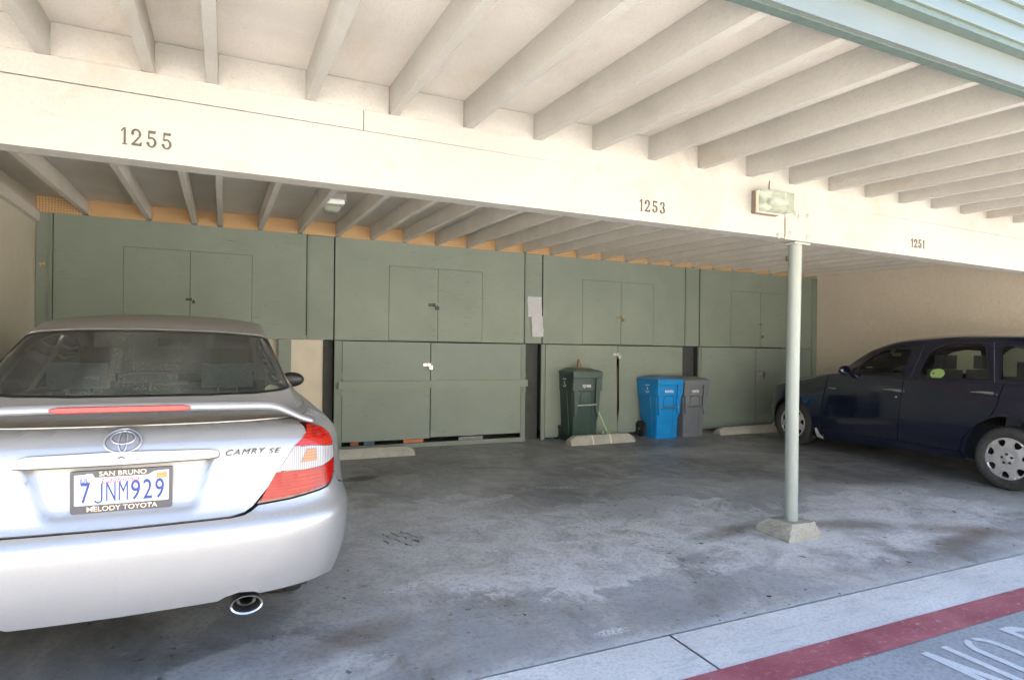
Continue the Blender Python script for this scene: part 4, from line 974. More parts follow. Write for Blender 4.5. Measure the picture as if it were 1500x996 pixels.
outer_g = [(0, .53), (.9, .53), (1.2, .53), (1.2, 4.30), (0, 4.30), (-1.2, 4.30), (-1.2, .53), (-.9, .53)]
holes = [GL, SW1, [(-a, b) for a, b in SW1[::-1]], SW2, [(-a, b) for a, b in SW2[::-1]], WS]
patch('roof_and_pillars', up2, outer_g, SILVER, P_, holes=holes, du=.05, dv=.05, thick=.012, flip=True) if False else None
ROOFF = True
o = patch('roof_and_pillars', up2, outer_g, SILVER, P_, holes=holes, du=.05, dv=.05, thick=.014)
def shrink(poly, d):
    cx = sum(p[0] for p in poly) / len(poly); cy = sum(p[1] for p in poly) / len(poly); out = []; n = len(poly)
    A = sum(poly[i][0] * poly[(i + 1) % n][1] - poly[(i + 1) % n][0] * poly[i][1] for i in range(n)); sg = 1 if A > 0 else -1
    for i in range(n):
        a, b, c = poly[i - 1], poly[i], poly[(i + 1) % n]
        e1 = (b[0] - a[0], b[1] - a[1]); e2 = (c[0] - b[0], c[1] - b[1]); l1 = math.hypot(*e1) or 1; l2 = math.hypot(*e2) or 1
        n1 = (-e1[1] / l1 * sg, e1[0] / l1 * sg); n2 = (-e2[1] / l2 * sg, e2[0] / l2 * sg); nx, ny = n1[0] + n2[0], n1[1] + n2[1]; l = math.hypot(nx, ny) or 1
        k = d / max(.5, (l / 2)); out.append((b[0] + nx / l * k, b[1] + ny / l * k))
    return out
patch('window_band', up2, GL, TRIM, P_, holes=[shrink(GL, .022)], du=.05, dv=.05, off=-.003)
rw = patch('rear_window', up2, shrink(GL, .001), G_REAR, P_, du=.05, dv=.05, off=-.006)
patch('chrome_strip', up2, [(-.55, 1.349), (-.3, 1.335), (0, 1.327), (.3, 1.335), (.55, 1.349), (.55, 1.356), (.3, 1.342), (0, 1.334), (-.3, 1.342), (-.55, 1.356)], MAT['chrome'], P_, du=.05, dv=.004, off=.003)
for sw in (SW1, SW2):
    for mir in (False, True):
        patch('side_window', up2, shrink(sw, .001), G_SIDE, P_, du=.08, dv=.08, off=-.006, mirror=mir)
patch('windscreen', up2, shrink(WS, .001), G_SIDE, P_, du=.08, dv=.08, off=-.006)
# lamps
def band(poly, fn_):  return poly
UPR = [(.6377 + .004, .9603), (.766, 1.0325), (.7735, 1.036), (.805, 1.033), (.833, 1.0245), (.852, 1.012), (.866, .992), (.874, .945), (.8495, .9425), (.7276, .9575)]
MID = [(.5595 + .007, .8686), (.6377 + .002, .9575), (.7276, .9545), (.8495, .9395), (.873, .941), (.872, .890), (.8524, .884), (.7727, .8665), (.675, .8640)]
LOW_ = [(.488, .7605), (.5595 + .002, .8656), (.675, .8612), (.7727, .8635), (.8524, .881), (.872, .886), (.871, .878), (.854, .833), (.832, .806), (.797, .788), (.749, .780), (.6107, .7665)]
for mir in (False, True):
    tl = patch('tail_light', sedan_low, LAMP, L_DRED, P_, du=.03, dv=.03, off=-.001, mirror=mir)
    patch('red_lens', sedan_low, UPR, L_RED2, tl, du=.02, dv=.015, off=.004, thick=.006, mirror=mir)
    patch('clear_lens', sedan_low, MID, L_CLR, tl, du=.02, dv=.015, off=.004, thick=.006, mirror=mir)
    patch('red_lens', sedan_low, LOW_, L_RED, tl, du=.02, dv=.015, off=.004, thick=.006, mirror=mir)
    patch('amber_reflector', sedan_low, [(.665, .893), (.70, .945), (.745, .942), (.745, .893)], L_ORG, tl, du=.02, dv=.015, off=.0065, mirror=mir)
    patch('bright_reflector', sedan_low, [(.742, 1.000), (.765, 1.019), (.80, 1.021), (.828, 1.008), (.835, .985), (.79, .978), (.745, .985)], L_RED, tl, du=.02, dv=.01, off=.0065, mirror=mir)
    for k in range(4):
        patch('light_bar', sedan_low, [(.60 + .015 * k, .785 + .018 * k), (.60 + .015 * k, .793 + .018 * k), (.76, .800 + .016 * k), (.76, .792 + .016 * k)], L_RED2, tl, du=.02, dv=.01, off=.0065, mirror=mir)
# spoiler
def wing_sec(x):
    a = abs(x); k = max(0, (a - .50) / .20); k = min(1, k); k = k * k * (3 - 2 * k)
    z = 1.148 - .010 * (a / .5) ** 2 * (1 if a < .5 else 1) - .072 * k; y0 = .085 + .10 * (a / .7) ** 2 + .03 * k; ch = .20 - .03 * k; th = .036 - .012 * k
    pr = [(0, -.35), (.04, -.62), (.30, -.55), (.75, -.40), (1.0, 0), (.80, .28), (.45, .5), (.15, .48), (.02, .25)]
    return [(x, y0 + c * ch, z + t_ * th - .012 * (1 - c) * 0 - (.022 * (c)) ) for c, t_ in pr]
bm = bmesh.new(); xs = [-.70 + 1.40 * i / 48 for i in range(49)]; rg_ = [[bm.verts.new(p) for p in wing_sec(x)] for x in xs]
for a, b in zip(rg_, rg_[1:]):
    for k in range(9): bm.faces.new((a[k], a[(k + 1) % 9], b[(k + 1) % 9], b[k]))
bm.faces.new(rg_[0]); bm.faces.new(rg_[-1][::-1]); bmesh.ops.recalc_face_normals(bm, faces=bm.faces[:])
spo = finish(bm, 'spoiler', SILVER, P_, smooth=True); md = spo.modifiers.new('sub', 'SUBSURF'); md.levels = 1; md.render_levels = 2
bm = bmesh.new(); xs = [-.222 + .444 * i / 16 for i in range(17)]; rg_ = []
for x in xs:
    z = 1.146 - .010 * (x / .5) ** 2; y0 = .085 + .10 * (x / .7) ** 2; k = 1 - max(0, (abs(x) - .20) / .022) * .5
    rg_.append([bm.verts.new((x, y0 - .004, z - .006 - .0115 * k)), bm.verts.new((x, y0 - .004, z - .006 + .0115 * k)), bm.verts.new((x, y0 + .03, z - .006 + .0105 * k)), bm.verts.new((x, y0 + .03, z - .006 - .0105 * k))])
for a, b in zip(rg_, rg_[1:]):
    for k in range(4): bm.faces.new((a[k], a[(k + 1) % 4], b[(k + 1) % 4], b[k]))
bm.faces.new(rg_[0]); bm.faces.new(rg_[-1][::-1]); bmesh.ops.recalc_face_normals(bm, faces=bm.faces[:])
finish(bm, 'brake_light', L_RED, spo, bevel=.003)
# garnish, lock, emblem, badge
gp = [(-.338, .940), (-.30, .9375), (0, .937), (.30, .940), (.335, .944), (.341, .955), (.335, .966), (.30, .972), (0, .980), (-.30, .976), (-.336, .966), (-.342, .953)]
patch('trunk_handle', sedan_low, gp, SILVER, P_, du=.02, dv=.012, off=.018, thick=.022)
patch('handle_gap', sedan_low, [(a * 1.012, (b - .957) * 1.22 + .957) for a, b in gp], MAT['darksteel'], P_, du=.05, dv=.02, off=.0025)
yl = sedan_low(0, .956)[1] - .019
bm = bmesh.new(); lathe(bm, [(0, yl - .003), (.006, yl - .003), (.007, yl - .001), (.011, yl - .003), (.012, yl)], 20, 'y', (.0, 0, .957)); finish(bm, 'trunk_lock', MAT['steel'], P_, smooth=False)
def torus_e(bm, cx, cz, rx, rz, r, y0, n=40, tilt=0):
    fr = Vector(sedan_low(cx, cz)); 
    rings = []
    for i in range(n):
        a = 2 * math.pi * i / n; px, pz = cx + rx * math.cos(a), cz + rz * math.sin(a); py = sedan_low(px, pz)[1] - y0
        d = Vector((-rx * math.sin(a), 0, rz * math.cos(a))).normalized(); nrm = Vector((0, -1, 0)); side = d.cross(nrm)
        rings.append([bm.verts.new(Vector((px, py, pz)) + side * r * math.cos(2 * math.pi * k / 8) + nrm * r * .7 * math.sin(2 * math.pi * k / 8)) for k in range(8)])
    for i in range(n):
        a, b = rings[i], rings[(i + 1) % n]
        for k in range(8): bm.faces.new((a[k], a[(k + 1) % 8], b[(k + 1) % 8], b[k]))
emb = patch('emblem', sedan_low, ell(0, 1.0165, .061, .0395, 40), simple('emblem_silver', (.22, .22, .23), .35, .4, .05, 30), P_, du=.02, dv=.02, off=.004, thick=.004)
bm = bmesh.new(); torus_e(bm, 0, 1.0165, .0585, .0372, .0042, .006); torus_e(bm, 0, 1.0165, .0135, .0345, .0032, .006); torus_e(bm, 0, 1.0285, .038, .0195, .0030, .006)
bmesh.ops.recalc_face_normals(bm, faces=bm.faces[:]); finish(bm, 'emblem_ovals', simple('emblem_bright', (.34, .34, .35), .3, .5, .05, 30), emb, smooth=True)
bm = bmesh.new(); torus_e(bm, 0, 1.0165, .0545, .0333, .0012, .0075); torus_e(bm, 0, 1.0165, .0098, .030, .0010, .0078); torus_e(bm, 0, 1.0285, .0345, .016, .0010, .0078); finish(bm, 'emblem_grooves', MAT['darksteel'], emb)
def on_rear(x, z, off): return Matrix.Translation((x, sedan_low(x, z)[1] - off, z))
BADGE = simple('dark_badge', (.018, .019, .024), .4, .0, .1, 40)
def badge(s_, x0, x1, z, h, sx):
    m = Matrix.Translation((0, 0, 0)); xm = (x0 + x1) / 2
    y0, y1 = sedan_low(x0, z)[1], sedan_low(x1, z)[1]; ang = math.atan2(y1 - y0, x1 - x0)
    mm = Matrix.Translation((sedan_low(xm, z)[0], sedan_low(xm, z)[1] - .003, z)) @ Matrix.Rotation(ang, 4, 'Z') @ Matrix.Rotation(R(90), 4, 'X')
    return text('badge_lettering', s_, h, BADGE, P_, mm, .002, sx, .35, space=1.22, offset=.0)
badge('CAMRY', .370, .502, .9555, .031, 1.22); badge('SE', .526, .582, .9515, .028, 1.45)
# number plate
PLM = simple('plate_white', (.44, .46, .49), .45, 0, .03, 10); FRM = simple('plate_frame_black', (.035, .033, .04), .35, 0, .1, 30); BLU = simple('plate_blue', (.012, .03, .19), .5, 0, .05, 20); REDS = simple('plate_red', (.38, .004, .02), .5, 0, .05, 20); TANL = simple('frame_letter_tan', (.62, .47, .34), .5, 0, .08, 30); STK = simple('orange_sticker', (.55, .20, .06), .5, 0, .1, 30)
yp = sedan_lid(0, .85)[1] - .017; px0, pz0 = .004, .847
pl = empty('license_plate', (px0, yp, pz0)); pl.parent = P_
def prc(name, w, h, y0, y1, m, r=.012, cx=0, cz=0, hole=None):
    bm = bmesh.new(); prism(bm, rr(cx - w / 2, cx + w / 2, cz - h / 2, cz + h / 2, r), 'y', y0, y1); return finish(bm, name, m, pl, bevel=0)
prc('plate_sheet', .300, .140, 0.0, .004, PLM)
prc('frame_bar', .318, .0085, -.006, .010, FRM, .004, 0, .0705); prc('frame_bar', .318, .0260, -.006, .010, FRM, .008, 0, -.0630)
prc('frame_bar', .0105, .140, -.0055, .010, FRM, .004, -.1538, 0); prc('frame_bar', .0105, .140, -.0055, .010, FRM, .004, .1538, 0)
bm = bmesh.new(); prism(bm, [(-.095, .072), (-.085, .0505), (.082, .0505), (.10, .0625), (.150, .066), (.150, .072), (-.150, .072), (-.150, .063), (-.115, .063)], 'y', -.005, .008); finish(bm, 'frame_top', FRM, pl)
def pt_(name, s_, size, m, x, z, sx=1, shear=0, off=0, y=-.0012, space=1.0): return text(name, s_, size, m, pl, wallmat(x, y, z), .0005, sx, shear, offset=off, space=space)
glyphs('plate_number', '7JNM929', .104, BLU, pl, .002, -.0012, -.008, .0385, .0290, .0005, .0007)
pt_('plate_month', 'JUL', .022, BLU, -.118, .040, .85, 0, .0); pt_('state_name', 'California', .030, REDS, -.01, .0365, 1.02, .45, -.0003, y=-.0016)
pt_('frame_lettering', 'SAN BRUNO', .0235, TANL, .002, .0625, 1.12, 0, .0002, y=-.0064); pt_('frame_lettering', 'MELODY TOYOTA', .0245, TANL, .0, -.0632, 1.08, 0, .0002, y=-.0070)
prc('registration_sticker', .034, .021, -.0010, .0, STK, .002, .124, .0445)
for x in (-.088, .088):
    bm = bmesh.new(); lathe(bm, [(0, -.0085), (.004, -.008), (.005, -.006)], 12, 'y', (x, 0, -.057)); finish(bm, 'screw', MAT['chrome'], pl, smooth=True)
# exhaust, underbody
bm = bmesh.new(); n = 32
def er(k, y, rx, rz, cx=.425, cz=.358): return [bm.verts.new((cx + rx * math.cos(2 * math.pi * i / n), y, cz + rz * math.sin(2 * math.pi * i / n))) for i in range(n)]
rs = [er(0, .60, .056, .036), er(0, .10, .056, .036), er(0, .070, .061, .039), er(0, .064, .059, .037), er(0, .068, .053, .031), er(0, .10, .049, .028), er(0, .30, .049, .028)]
for a, b in zip(rs, rs[1:]):
    for k in range(n): bm.faces.new((a[k], a[(k + 1) % n], b[(k + 1) % n], b[k]))
bmesh.ops.recalc_face_normals(bm, faces=bm.faces[:]); ex = finish(bm, 'exhaust_tip', MAT['steel'], P_, smooth=True)
bm = bmesh.new(); rs = [er(0, .115, .036, .024), er(0, .12, .026, .019), er(0, .4, .026, .019)]
for a, b in zip(rs, rs[1:]):
    for k in range(n): bm.faces.new((a[k], a[(k + 1) % n], b[(k + 1) % n], b[k]))
finish(bm, 'inner_pipe', MAT['darksteel'], ex, smooth=True)
bm = bmesh.new(); tube(bm, [(.40, .42, .36), (.5, .45, .38), (.56, .40, .385), (.60, .33, .395)], .006, 8); finish(bm, 'tow_hook', MAT['steel'], P_, smooth=True)
bm = bmesh.new(); prism(bm, [(.14, .38), (.14, .41), (1.0, .42), (3.6, .36), (4.4, .36), (4.4, .26), (3.6, .20), (1.6, .20), (1.35, .26), (.5, .34)], 'x', -.66, .66); finish(bm, 'underbody', MAT['void'], P_)
for x in (-.64, .64):
    for y in (1.10, 3.80): wheel(P_, x, y, .325, .205, -1 if x < 0 else 1, .20, 7)
# mirrors
for s_ in (-1, 1):
    bm = bmesh.new(); bmesh.ops.create_uvsphere(bm, u_segments=20, v_segments=12, radius=1)
    for v in bm.verts: v.co = Vector((s_ * .89 + v.co.x * .105, 3.22 + (v.co.y * .09 if v.co.y > 0 else v.co.y * .03), 1.01 + v.co.z * .065))
    mo = finish(bm, 'side_mirror', TRIM, P_, smooth=True)
# interior
box('parcel_shelf', -.60, .60, .80, 1.36, 1.02, 1.035, SEATD, P_, .005); box('floor_pan', -.66, .66, 1.2, 3.6, .30, .34, MAT['void'], P_, 0)
def headrest(x, y, z, w, h, m, par, posts=True):
    bm = bmesh.new(); bx(bm, x - w / 2, x + w / 2, y, y + .09, z, z + h); hr = finish(bm, 'headrest', m, par, bevel=.035, segs=4, smooth=True)
    if posts:
        for q in (-.05, .05):
            bm = bmesh.new(); tube(bm, [(x + q, y + .045, z - .07), (x + q, y + .045, z + .01)], .006, 8); finish(bm, 'headrest_post', MAT['chrome'], hr)
box('rear_seat', -.62, .62, 1.36, 1.52, .50, 1.06, SEAT, P_, .04)
for x in (-.36, .36): headrest(x, 1.37, 1.105, .27, .135, SEAT, P_)
for x in (-.37, .37):
    st = box('front_seat', x - .25, x + .25, 2.36, 2.50, .45, 1.06, SEATD, P_, .05); box('seat_cushion', x - .25, x + .25, 2.5, 2.98, .42, .56, SEATD, P_, .05)
    headrest(x, 2.38, 1.12, .26, .18, SEATD, P_)
box('dashboard', -.66, .66, 3.15, 3.55, .70, .98, SEATD, P_, .05)
bm = bmesh.new(); bx(bm, -.11, .11, 2.92, 2.95, 1.30, 1.36); finish(bm, 'inner_mirror', TRIM, P_, bevel=.01)
# ================================================================== DARK BLUE TALL HATCHBACK
van = empty('parked_car', (VO[0], VO[1], gz(VO[1])), -math.atan2(VH[0], VH[1]), 'dark blue tall hatchback parked nose in beside the tan stucco wall', 'car')
van.rotation_euler = (math.atan(S), 0, -math.atan2(VH[0], VH[1]))
RU, FU = 1.525, 4.22
ZR = .30
def rimh(u): return spline([(0, 1.06), (3.45, 1.055), (3.62, 1.035), (3.85, .985), (4.15, .905), (4.6, .815), (4.9, .765), (5.65, .735)])(abs(u))
def rarch(h0, n=18): return archpts(RU, ZR, .385, .445, h0, n)[::-1]
def farch(h0, n=18): return archpts(FU, ZR, .380, .385, h0, n)[::-1]
for mir in (True, False):
    sh = [(0, .22), (1.0, .26)] + archpts(RU, ZR, .40, .46, .26)[::-1] + [(2.4, .22), (3.5, .20)] + archpts(FU, ZR, .395, .40, .22)[::-1] + [(5.0, .22), (5.65, .22), (5.65, .70), (4.9, .73), (4.3, .85), (3.7, .98), (3.4, 1.03), (0, 1.04)]
    patch('inner_shell', inset(van_low, .03), sh, MAT['void'], van, du=.08, dv=.08, mirror=mir)
    ra = rarch(.22); fa = farch(.19)
    # quarter: behind the rear door
    q = [(0, .30), (.9, .27)] + ra + [(1.914, .24), (1.955, .345), (1.940, .45), (1.86, .56), (1.745, .665), (1.655, .755), (1.627, .84), (1.613, .974), (1.600, 1.066), (0, 1.066)]
    q = [p for p in q if not (p in ra and p[0] > 1.92)]
    patch('quarter_panel', van_low, q, NAVY, van, du=.04, dv=.03, thick=.008, mirror=mir)
    rd = [(1.975, .318), (2.662, .318), (2.658, .60), (2.640, 1.063), (1.606, 1.068), (1.620, .974), (1.634, .842), (1.662, .760), (1.752, .670), (1.867, .565), (1.947, .455), (1.962, .36)]
    patch('rear_door', van_low, rd, NAVY, van, du=.05, dv=.04, thick=.008, mirror=mir)
    fd = [(2.670, .318), (3.66, .300), (3.705, .34), (3.722, .55), (3.705, .70), (3.684, .872), (3.665, 1.035), (3.45, 1.056), (2.648, 1.064), (2.666, .60)]
    patch('front_door', van_low, fd, NAVY, van, du=.05, dv=.04, thick=.008, mirror=mir)
    patch('rocker_sill', van_low, [(1.920, .238), (2.6, .226), (3.3, .196), (3.70, .176), (3.69, .292), (2.66, .310), (1.965, .310)], NAVY, van, du=.05, dv=.03, off=-.004, thick=.01, mirror=mir)
    rim_pts = [(u, rimh(u)) for u in (5.65, 5.4, 5.1, 4.9, 4.6, 4.3, 4.15, 4.0, 3.85, 3.74)]
    patch('front_fender', van_low, [(3.708, .18)] + fa + [(4.66, .21), (5.0, .20), (5.65, .20)] + rim_pts + [(3.674, 1.033), (3.693, .872), (3.714, .70), (3.731, .55), (3.714, .34)], NAVY, van, du=.04, dv=.03, thick=.008, mirror=mir)
    patch('headlight', van_low, [(4.72, .52), (4.71, .60), (4.76, .66), (4.83, .66), (4.88, .61), (4.87, .54), (4.80, .50)], G_DARK, van, du=.03, dv=.03, off=.006, thick=.01, mirror=mir)
    mg = patch('mud_guard', van_low, [(3.715, .168), (3.80, .19), (3.815, .30), (3.79, .305), (3.75, .23), (3.71, .19)], simple('pale_mud_guard', (.42, .42, .40), .6), van, du=.03, dv=.03, off=.006, thick=.006, mirror=mir)
    # windows openings
W1 = [(1.118, 1.885), (.90, 1.842), (.800, 1.80), (.715, 1.70), (.665, 1.56), (.662, 1.40), (.690, 1.215), (1.158, 1.225)]
W2 = [(1.178, 1.030), (.90, 1.015), (.77, .985), (.69, .90), (.655, .78), (.645, .60), (.650, .45), (.68, .405), (1.145, .290), (1.155, .32)]
W3 = [(1.138, .185), (.72, .245), (.675, .225), (.665, .16), (.70, .02), (.80, -.14), (.95, -.27), (1.08, -.30), (1.12, -.22)]
WSV = [(-.55, 1.66), (-.3, 1.62), (0, 1.61), (.3, 1.62), (.55, 1.66), (.57, 2.0), (.565, 2.20), (-.565, 2.20), (-.57, 2.0)]
BGV = [(-.5, -.60), (-.48, -.74), (.48, -.74), (.5, -.60), (.45, -.55), (-.45, -.55)]
mm_ = lambda P: [(-a, b) for a, b in P[::-1]]
og = [(-1.2, -.80), (1.2, -.80), (1.2, 2.36), (1.2, 3.40), (0, 3.40), (-1.2, 3.40), (-1.2, 2.36)]
patch('roof_and_hood', van_up, og, NAVY, van, holes=[W1, W2, W3, mm_(W1), mm_(W2), mm_(W3), WSV, BGV], du=.05, dv=.05, thick=.02)
for W_, nm, g_ in ((W1, 'door_window', G_SIDE), (W2, 'door_window', G_SIDE), (W3, 'quarter_window', G_DARK)):
    for P in (W_, mm_(W_)):
        patch(nm, van_up, shrink(P, .0012), g_, van, du=.08, dv=.08, off=-.008)
        patch('window_seal', van_up, shrink(P, -.012), TRIM, van, holes=[shrink(P, .006)], du=.06, dv=.06, off=.0025)
patch('windscreen', van_up, shrink(WSV, .001), G_SIDE, van, du=.08, dv=.08, off=-.008); patch('tailgate_window', van_up, shrink(BGV, .001), G_DARK, van, du=.08, dv=.08, off=-.008)
# shut lines of the door frames
for s_ in (-1, 1):
    for (v0, y0, v1, y1) in ((1.19, 1.125, .655, 1.07), (1.19, .235, .64, .330)):
        dx = .0035; patch('door_frame_gap', van_up, [(s_ * v0, y0 - dx), (s_ * v1, y1 - dx), (s_ * v1, y1 + dx), (s_ * v0, y0 + dx)] if s_ > 0 else [(s_ * v0, y0 + dx), (s_ * v1, y1 + dx), (s_ * v1, y1 - dx), (s_ * v0, y0 - dx)], simple('grey_worn_edge', (.07, .075, .09), .5), van, du=.03, dv=.01, off=.002)
# handles, key, badge on the left side
def on_van(u, h, off=.0):
    p = Vector(van_low(u, h)); e_ = 1e-3; a = Vector(van_low(u + e_, h)) - Vector(van_low(u - e_, h)); b = Vector(van_low(u, h + e_)) - Vector(van_low(u, h - e_)); n = a.cross(b).normalized(); return p + n * off
for s_ in (-1, 1):
    for u0, u1, h in ((2.640, 2.886, .897), (1.663, 1.900, .956)):
        bm = bmesh.new(); N = 14; rg_ = []
        for i in range(N + 1):
            t_ = i / N; u = u1 + (u0 - u1) * t_; hh = (.005 + .014 * t_ ** .7) if t_ < .93 else .012; of = .006 + .020 * math.sin(min(1, t_ * 1.05) * math.pi * .62)
            c = on_van(-u, h + .004 * math.sin(t_ * 3), of)
            rg_.append([bm.verts.new((s_ * -1 * (c.x + .010 * math.cos(a)) if s_ > 0 else c.x + .010 * math.cos(a), c.y, c.z + hh * math.sin(a))) for a in [2 * math.pi * k / 10 for k in range(10)]])
        for a, b in zip(rg_, rg_[1:]):
            for k in range(10): bm.faces.new((a[k], a[(k + 1) % 10], b[(k + 1) % 10], b[k]))
        bm.faces.new(rg_[0][::-1]); bm.faces.new(rg_[-1]); bmesh.ops.recalc_face_normals(bm, faces=bm.faces[:])
        finish(bm, 'door_handle', MAT['chrome'], van, smooth=True)
c = on_van(-2.714, .824, .0)
bm = bmesh.new(); lathe(bm, [(0, -.006), (.010, -.006), (.0135, -.002), (.014, .004)], 16, 'x', tuple(c)); finish(bm, 'key_lock', MAT['chrome'], van, smooth=True)
c = on_van(-3.585, .851, .004); mt = Matrix.Translation(c) @ Matrix.Rotation(R(-90), 4, 'Z') @ Matrix.Rotation(R(90), 4, 'X')
text('badge_lettering', 'CRUISER', .026, MAT['steel'], van, mt, .001, 1.15, .3)
for x in (-.735, .735):
    for y in (.075, 2.77): wheel(van, x, y, .318, .212, -1 if x < 0 else 1, .19, 7, simple('wheel_cover_silver', (.50, .48, .46), .38, .45, .08, 30))
for s_ in (-1, 1):
    bm = bmesh.new(); bmesh.ops.create_uvsphere(bm, u_segments=20, v_segments=12, radius=1)
    for v in bm.verts: v.co = Vector((s_ * .885 + v.co.x * .085, 1.90 + (v.co.y * .085 if v.co.y > 0 else v.co.y * .02), 1.10 + v.co.z * .062))
    finish(bm, 'side_mirror', NAVY, van, smooth=True)
    for k, (vv, yy) in enumerate(((0, 0),)): pass
bm = bmesh.new(); prism(bm, [(-.76, .30), (-.76, .62), (3.3, .60), (3.40, .45), (3.2, .24), (2.2, .22), (.5, .22)], 'x', -.60, .60); finish(bm, 'underbody', MAT['void'], van)
for x in (-.36, .36):
    st = box('front_seat', x - .23, x + .23, .95, 1.07, .62, 1.16, SEATD, van, .05); box('seat_cushion', x - .23, x + .23, 1.07, 1.5, .60, .72, SEATD, van, .05)
    headrest(x, .96, 1.17, .26, .16, SEATD, van)
    headrest(x, .10, 1.13, .30, .16, SEATD, van)
box('rear_seat', -.60, .60, .08, .22, .60, 1.12, SEATD, van, .05); box('dashboard', -.68, .68, 1.78, 2.2, .70, 1.045, SEATD, van, .05)
bm = bmesh.new(); n = 28; rg_ = []
for i in range(n):
    a = 2 * math.pi * i / n; cpt = Vector((-.36 + .185 * math.cos(a), 1.60 - .185 * math.sin(a) * .42, 1.02 + .185 * math.sin(a) * .9)); d = Vector((math.cos(a), -.42 * math.sin(a), .9 * math.sin(a))).normalized(); nn = Vector((0, -.9, -.42)).normalized()
    rg_.append([bm.verts.new(cpt + (d * math.cos(2 * math.pi * k / 8) + nn * math.sin(2 * math.pi * k / 8)) * .013) for k in range(8)])
for i in range(n):
    a, b = rg_[i], rg_[(i + 1) % n]
    for k in range(8): bm.faces.new((a[k], a[(k + 1) % 8], b[(k + 1) % 8], b[k]))
tube(bm, [(-.53, 1.60, 1.02), (-.36, 1.62, 1.01), (-.19, 1.60, 1.02)], .018, 8); tube(bm, [(-.36, 1.62, 1.01), (-.36, 1.80, .93)], .025, 8); finish(bm, 'steering_wheel', TRIM, van, smooth=True)
bm = bmesh.new(); bx(bm, -.12, .12, 1.90, 1.93, 1.285, 1.335); finish(bm, 'inner_mirror', TRIM, van, bevel=.01)
LIME = simple('lime_green_tag', (.26, .36, .11), .5, 0, .1, 20)
st = patch('round_sticker', van_up, ell(-1.10, .832, .080, .080, 24), LIME, van, du=.03, dv=.03, off=.001); 
patch('sticker_dot', van_up, ell(-1.10, .875, .014, .014, 12), MAT['seam'], st, du=.02, dv=.02, off=.003)
w_loc = van_w((-.03, 1.84, 1.31))
tg = empty('mirror_tag', w_loc, 0, 'lime green tag hanging from the inner mirror of the dark blue car', 'tag')
bm = bmesh.new(); bx(bm, -.003, .003, -.10, .05, -.022, .022); finish(bm, 'tag_card', LIME, tg, bevel=.0015)
bm = bmesh.new(); tube(bm, [(0, .03, .02), (0, .055, .032), (0, .085, .03)], .003, 6); finish(bm, 'tag_hook', MAT['white'], tg)

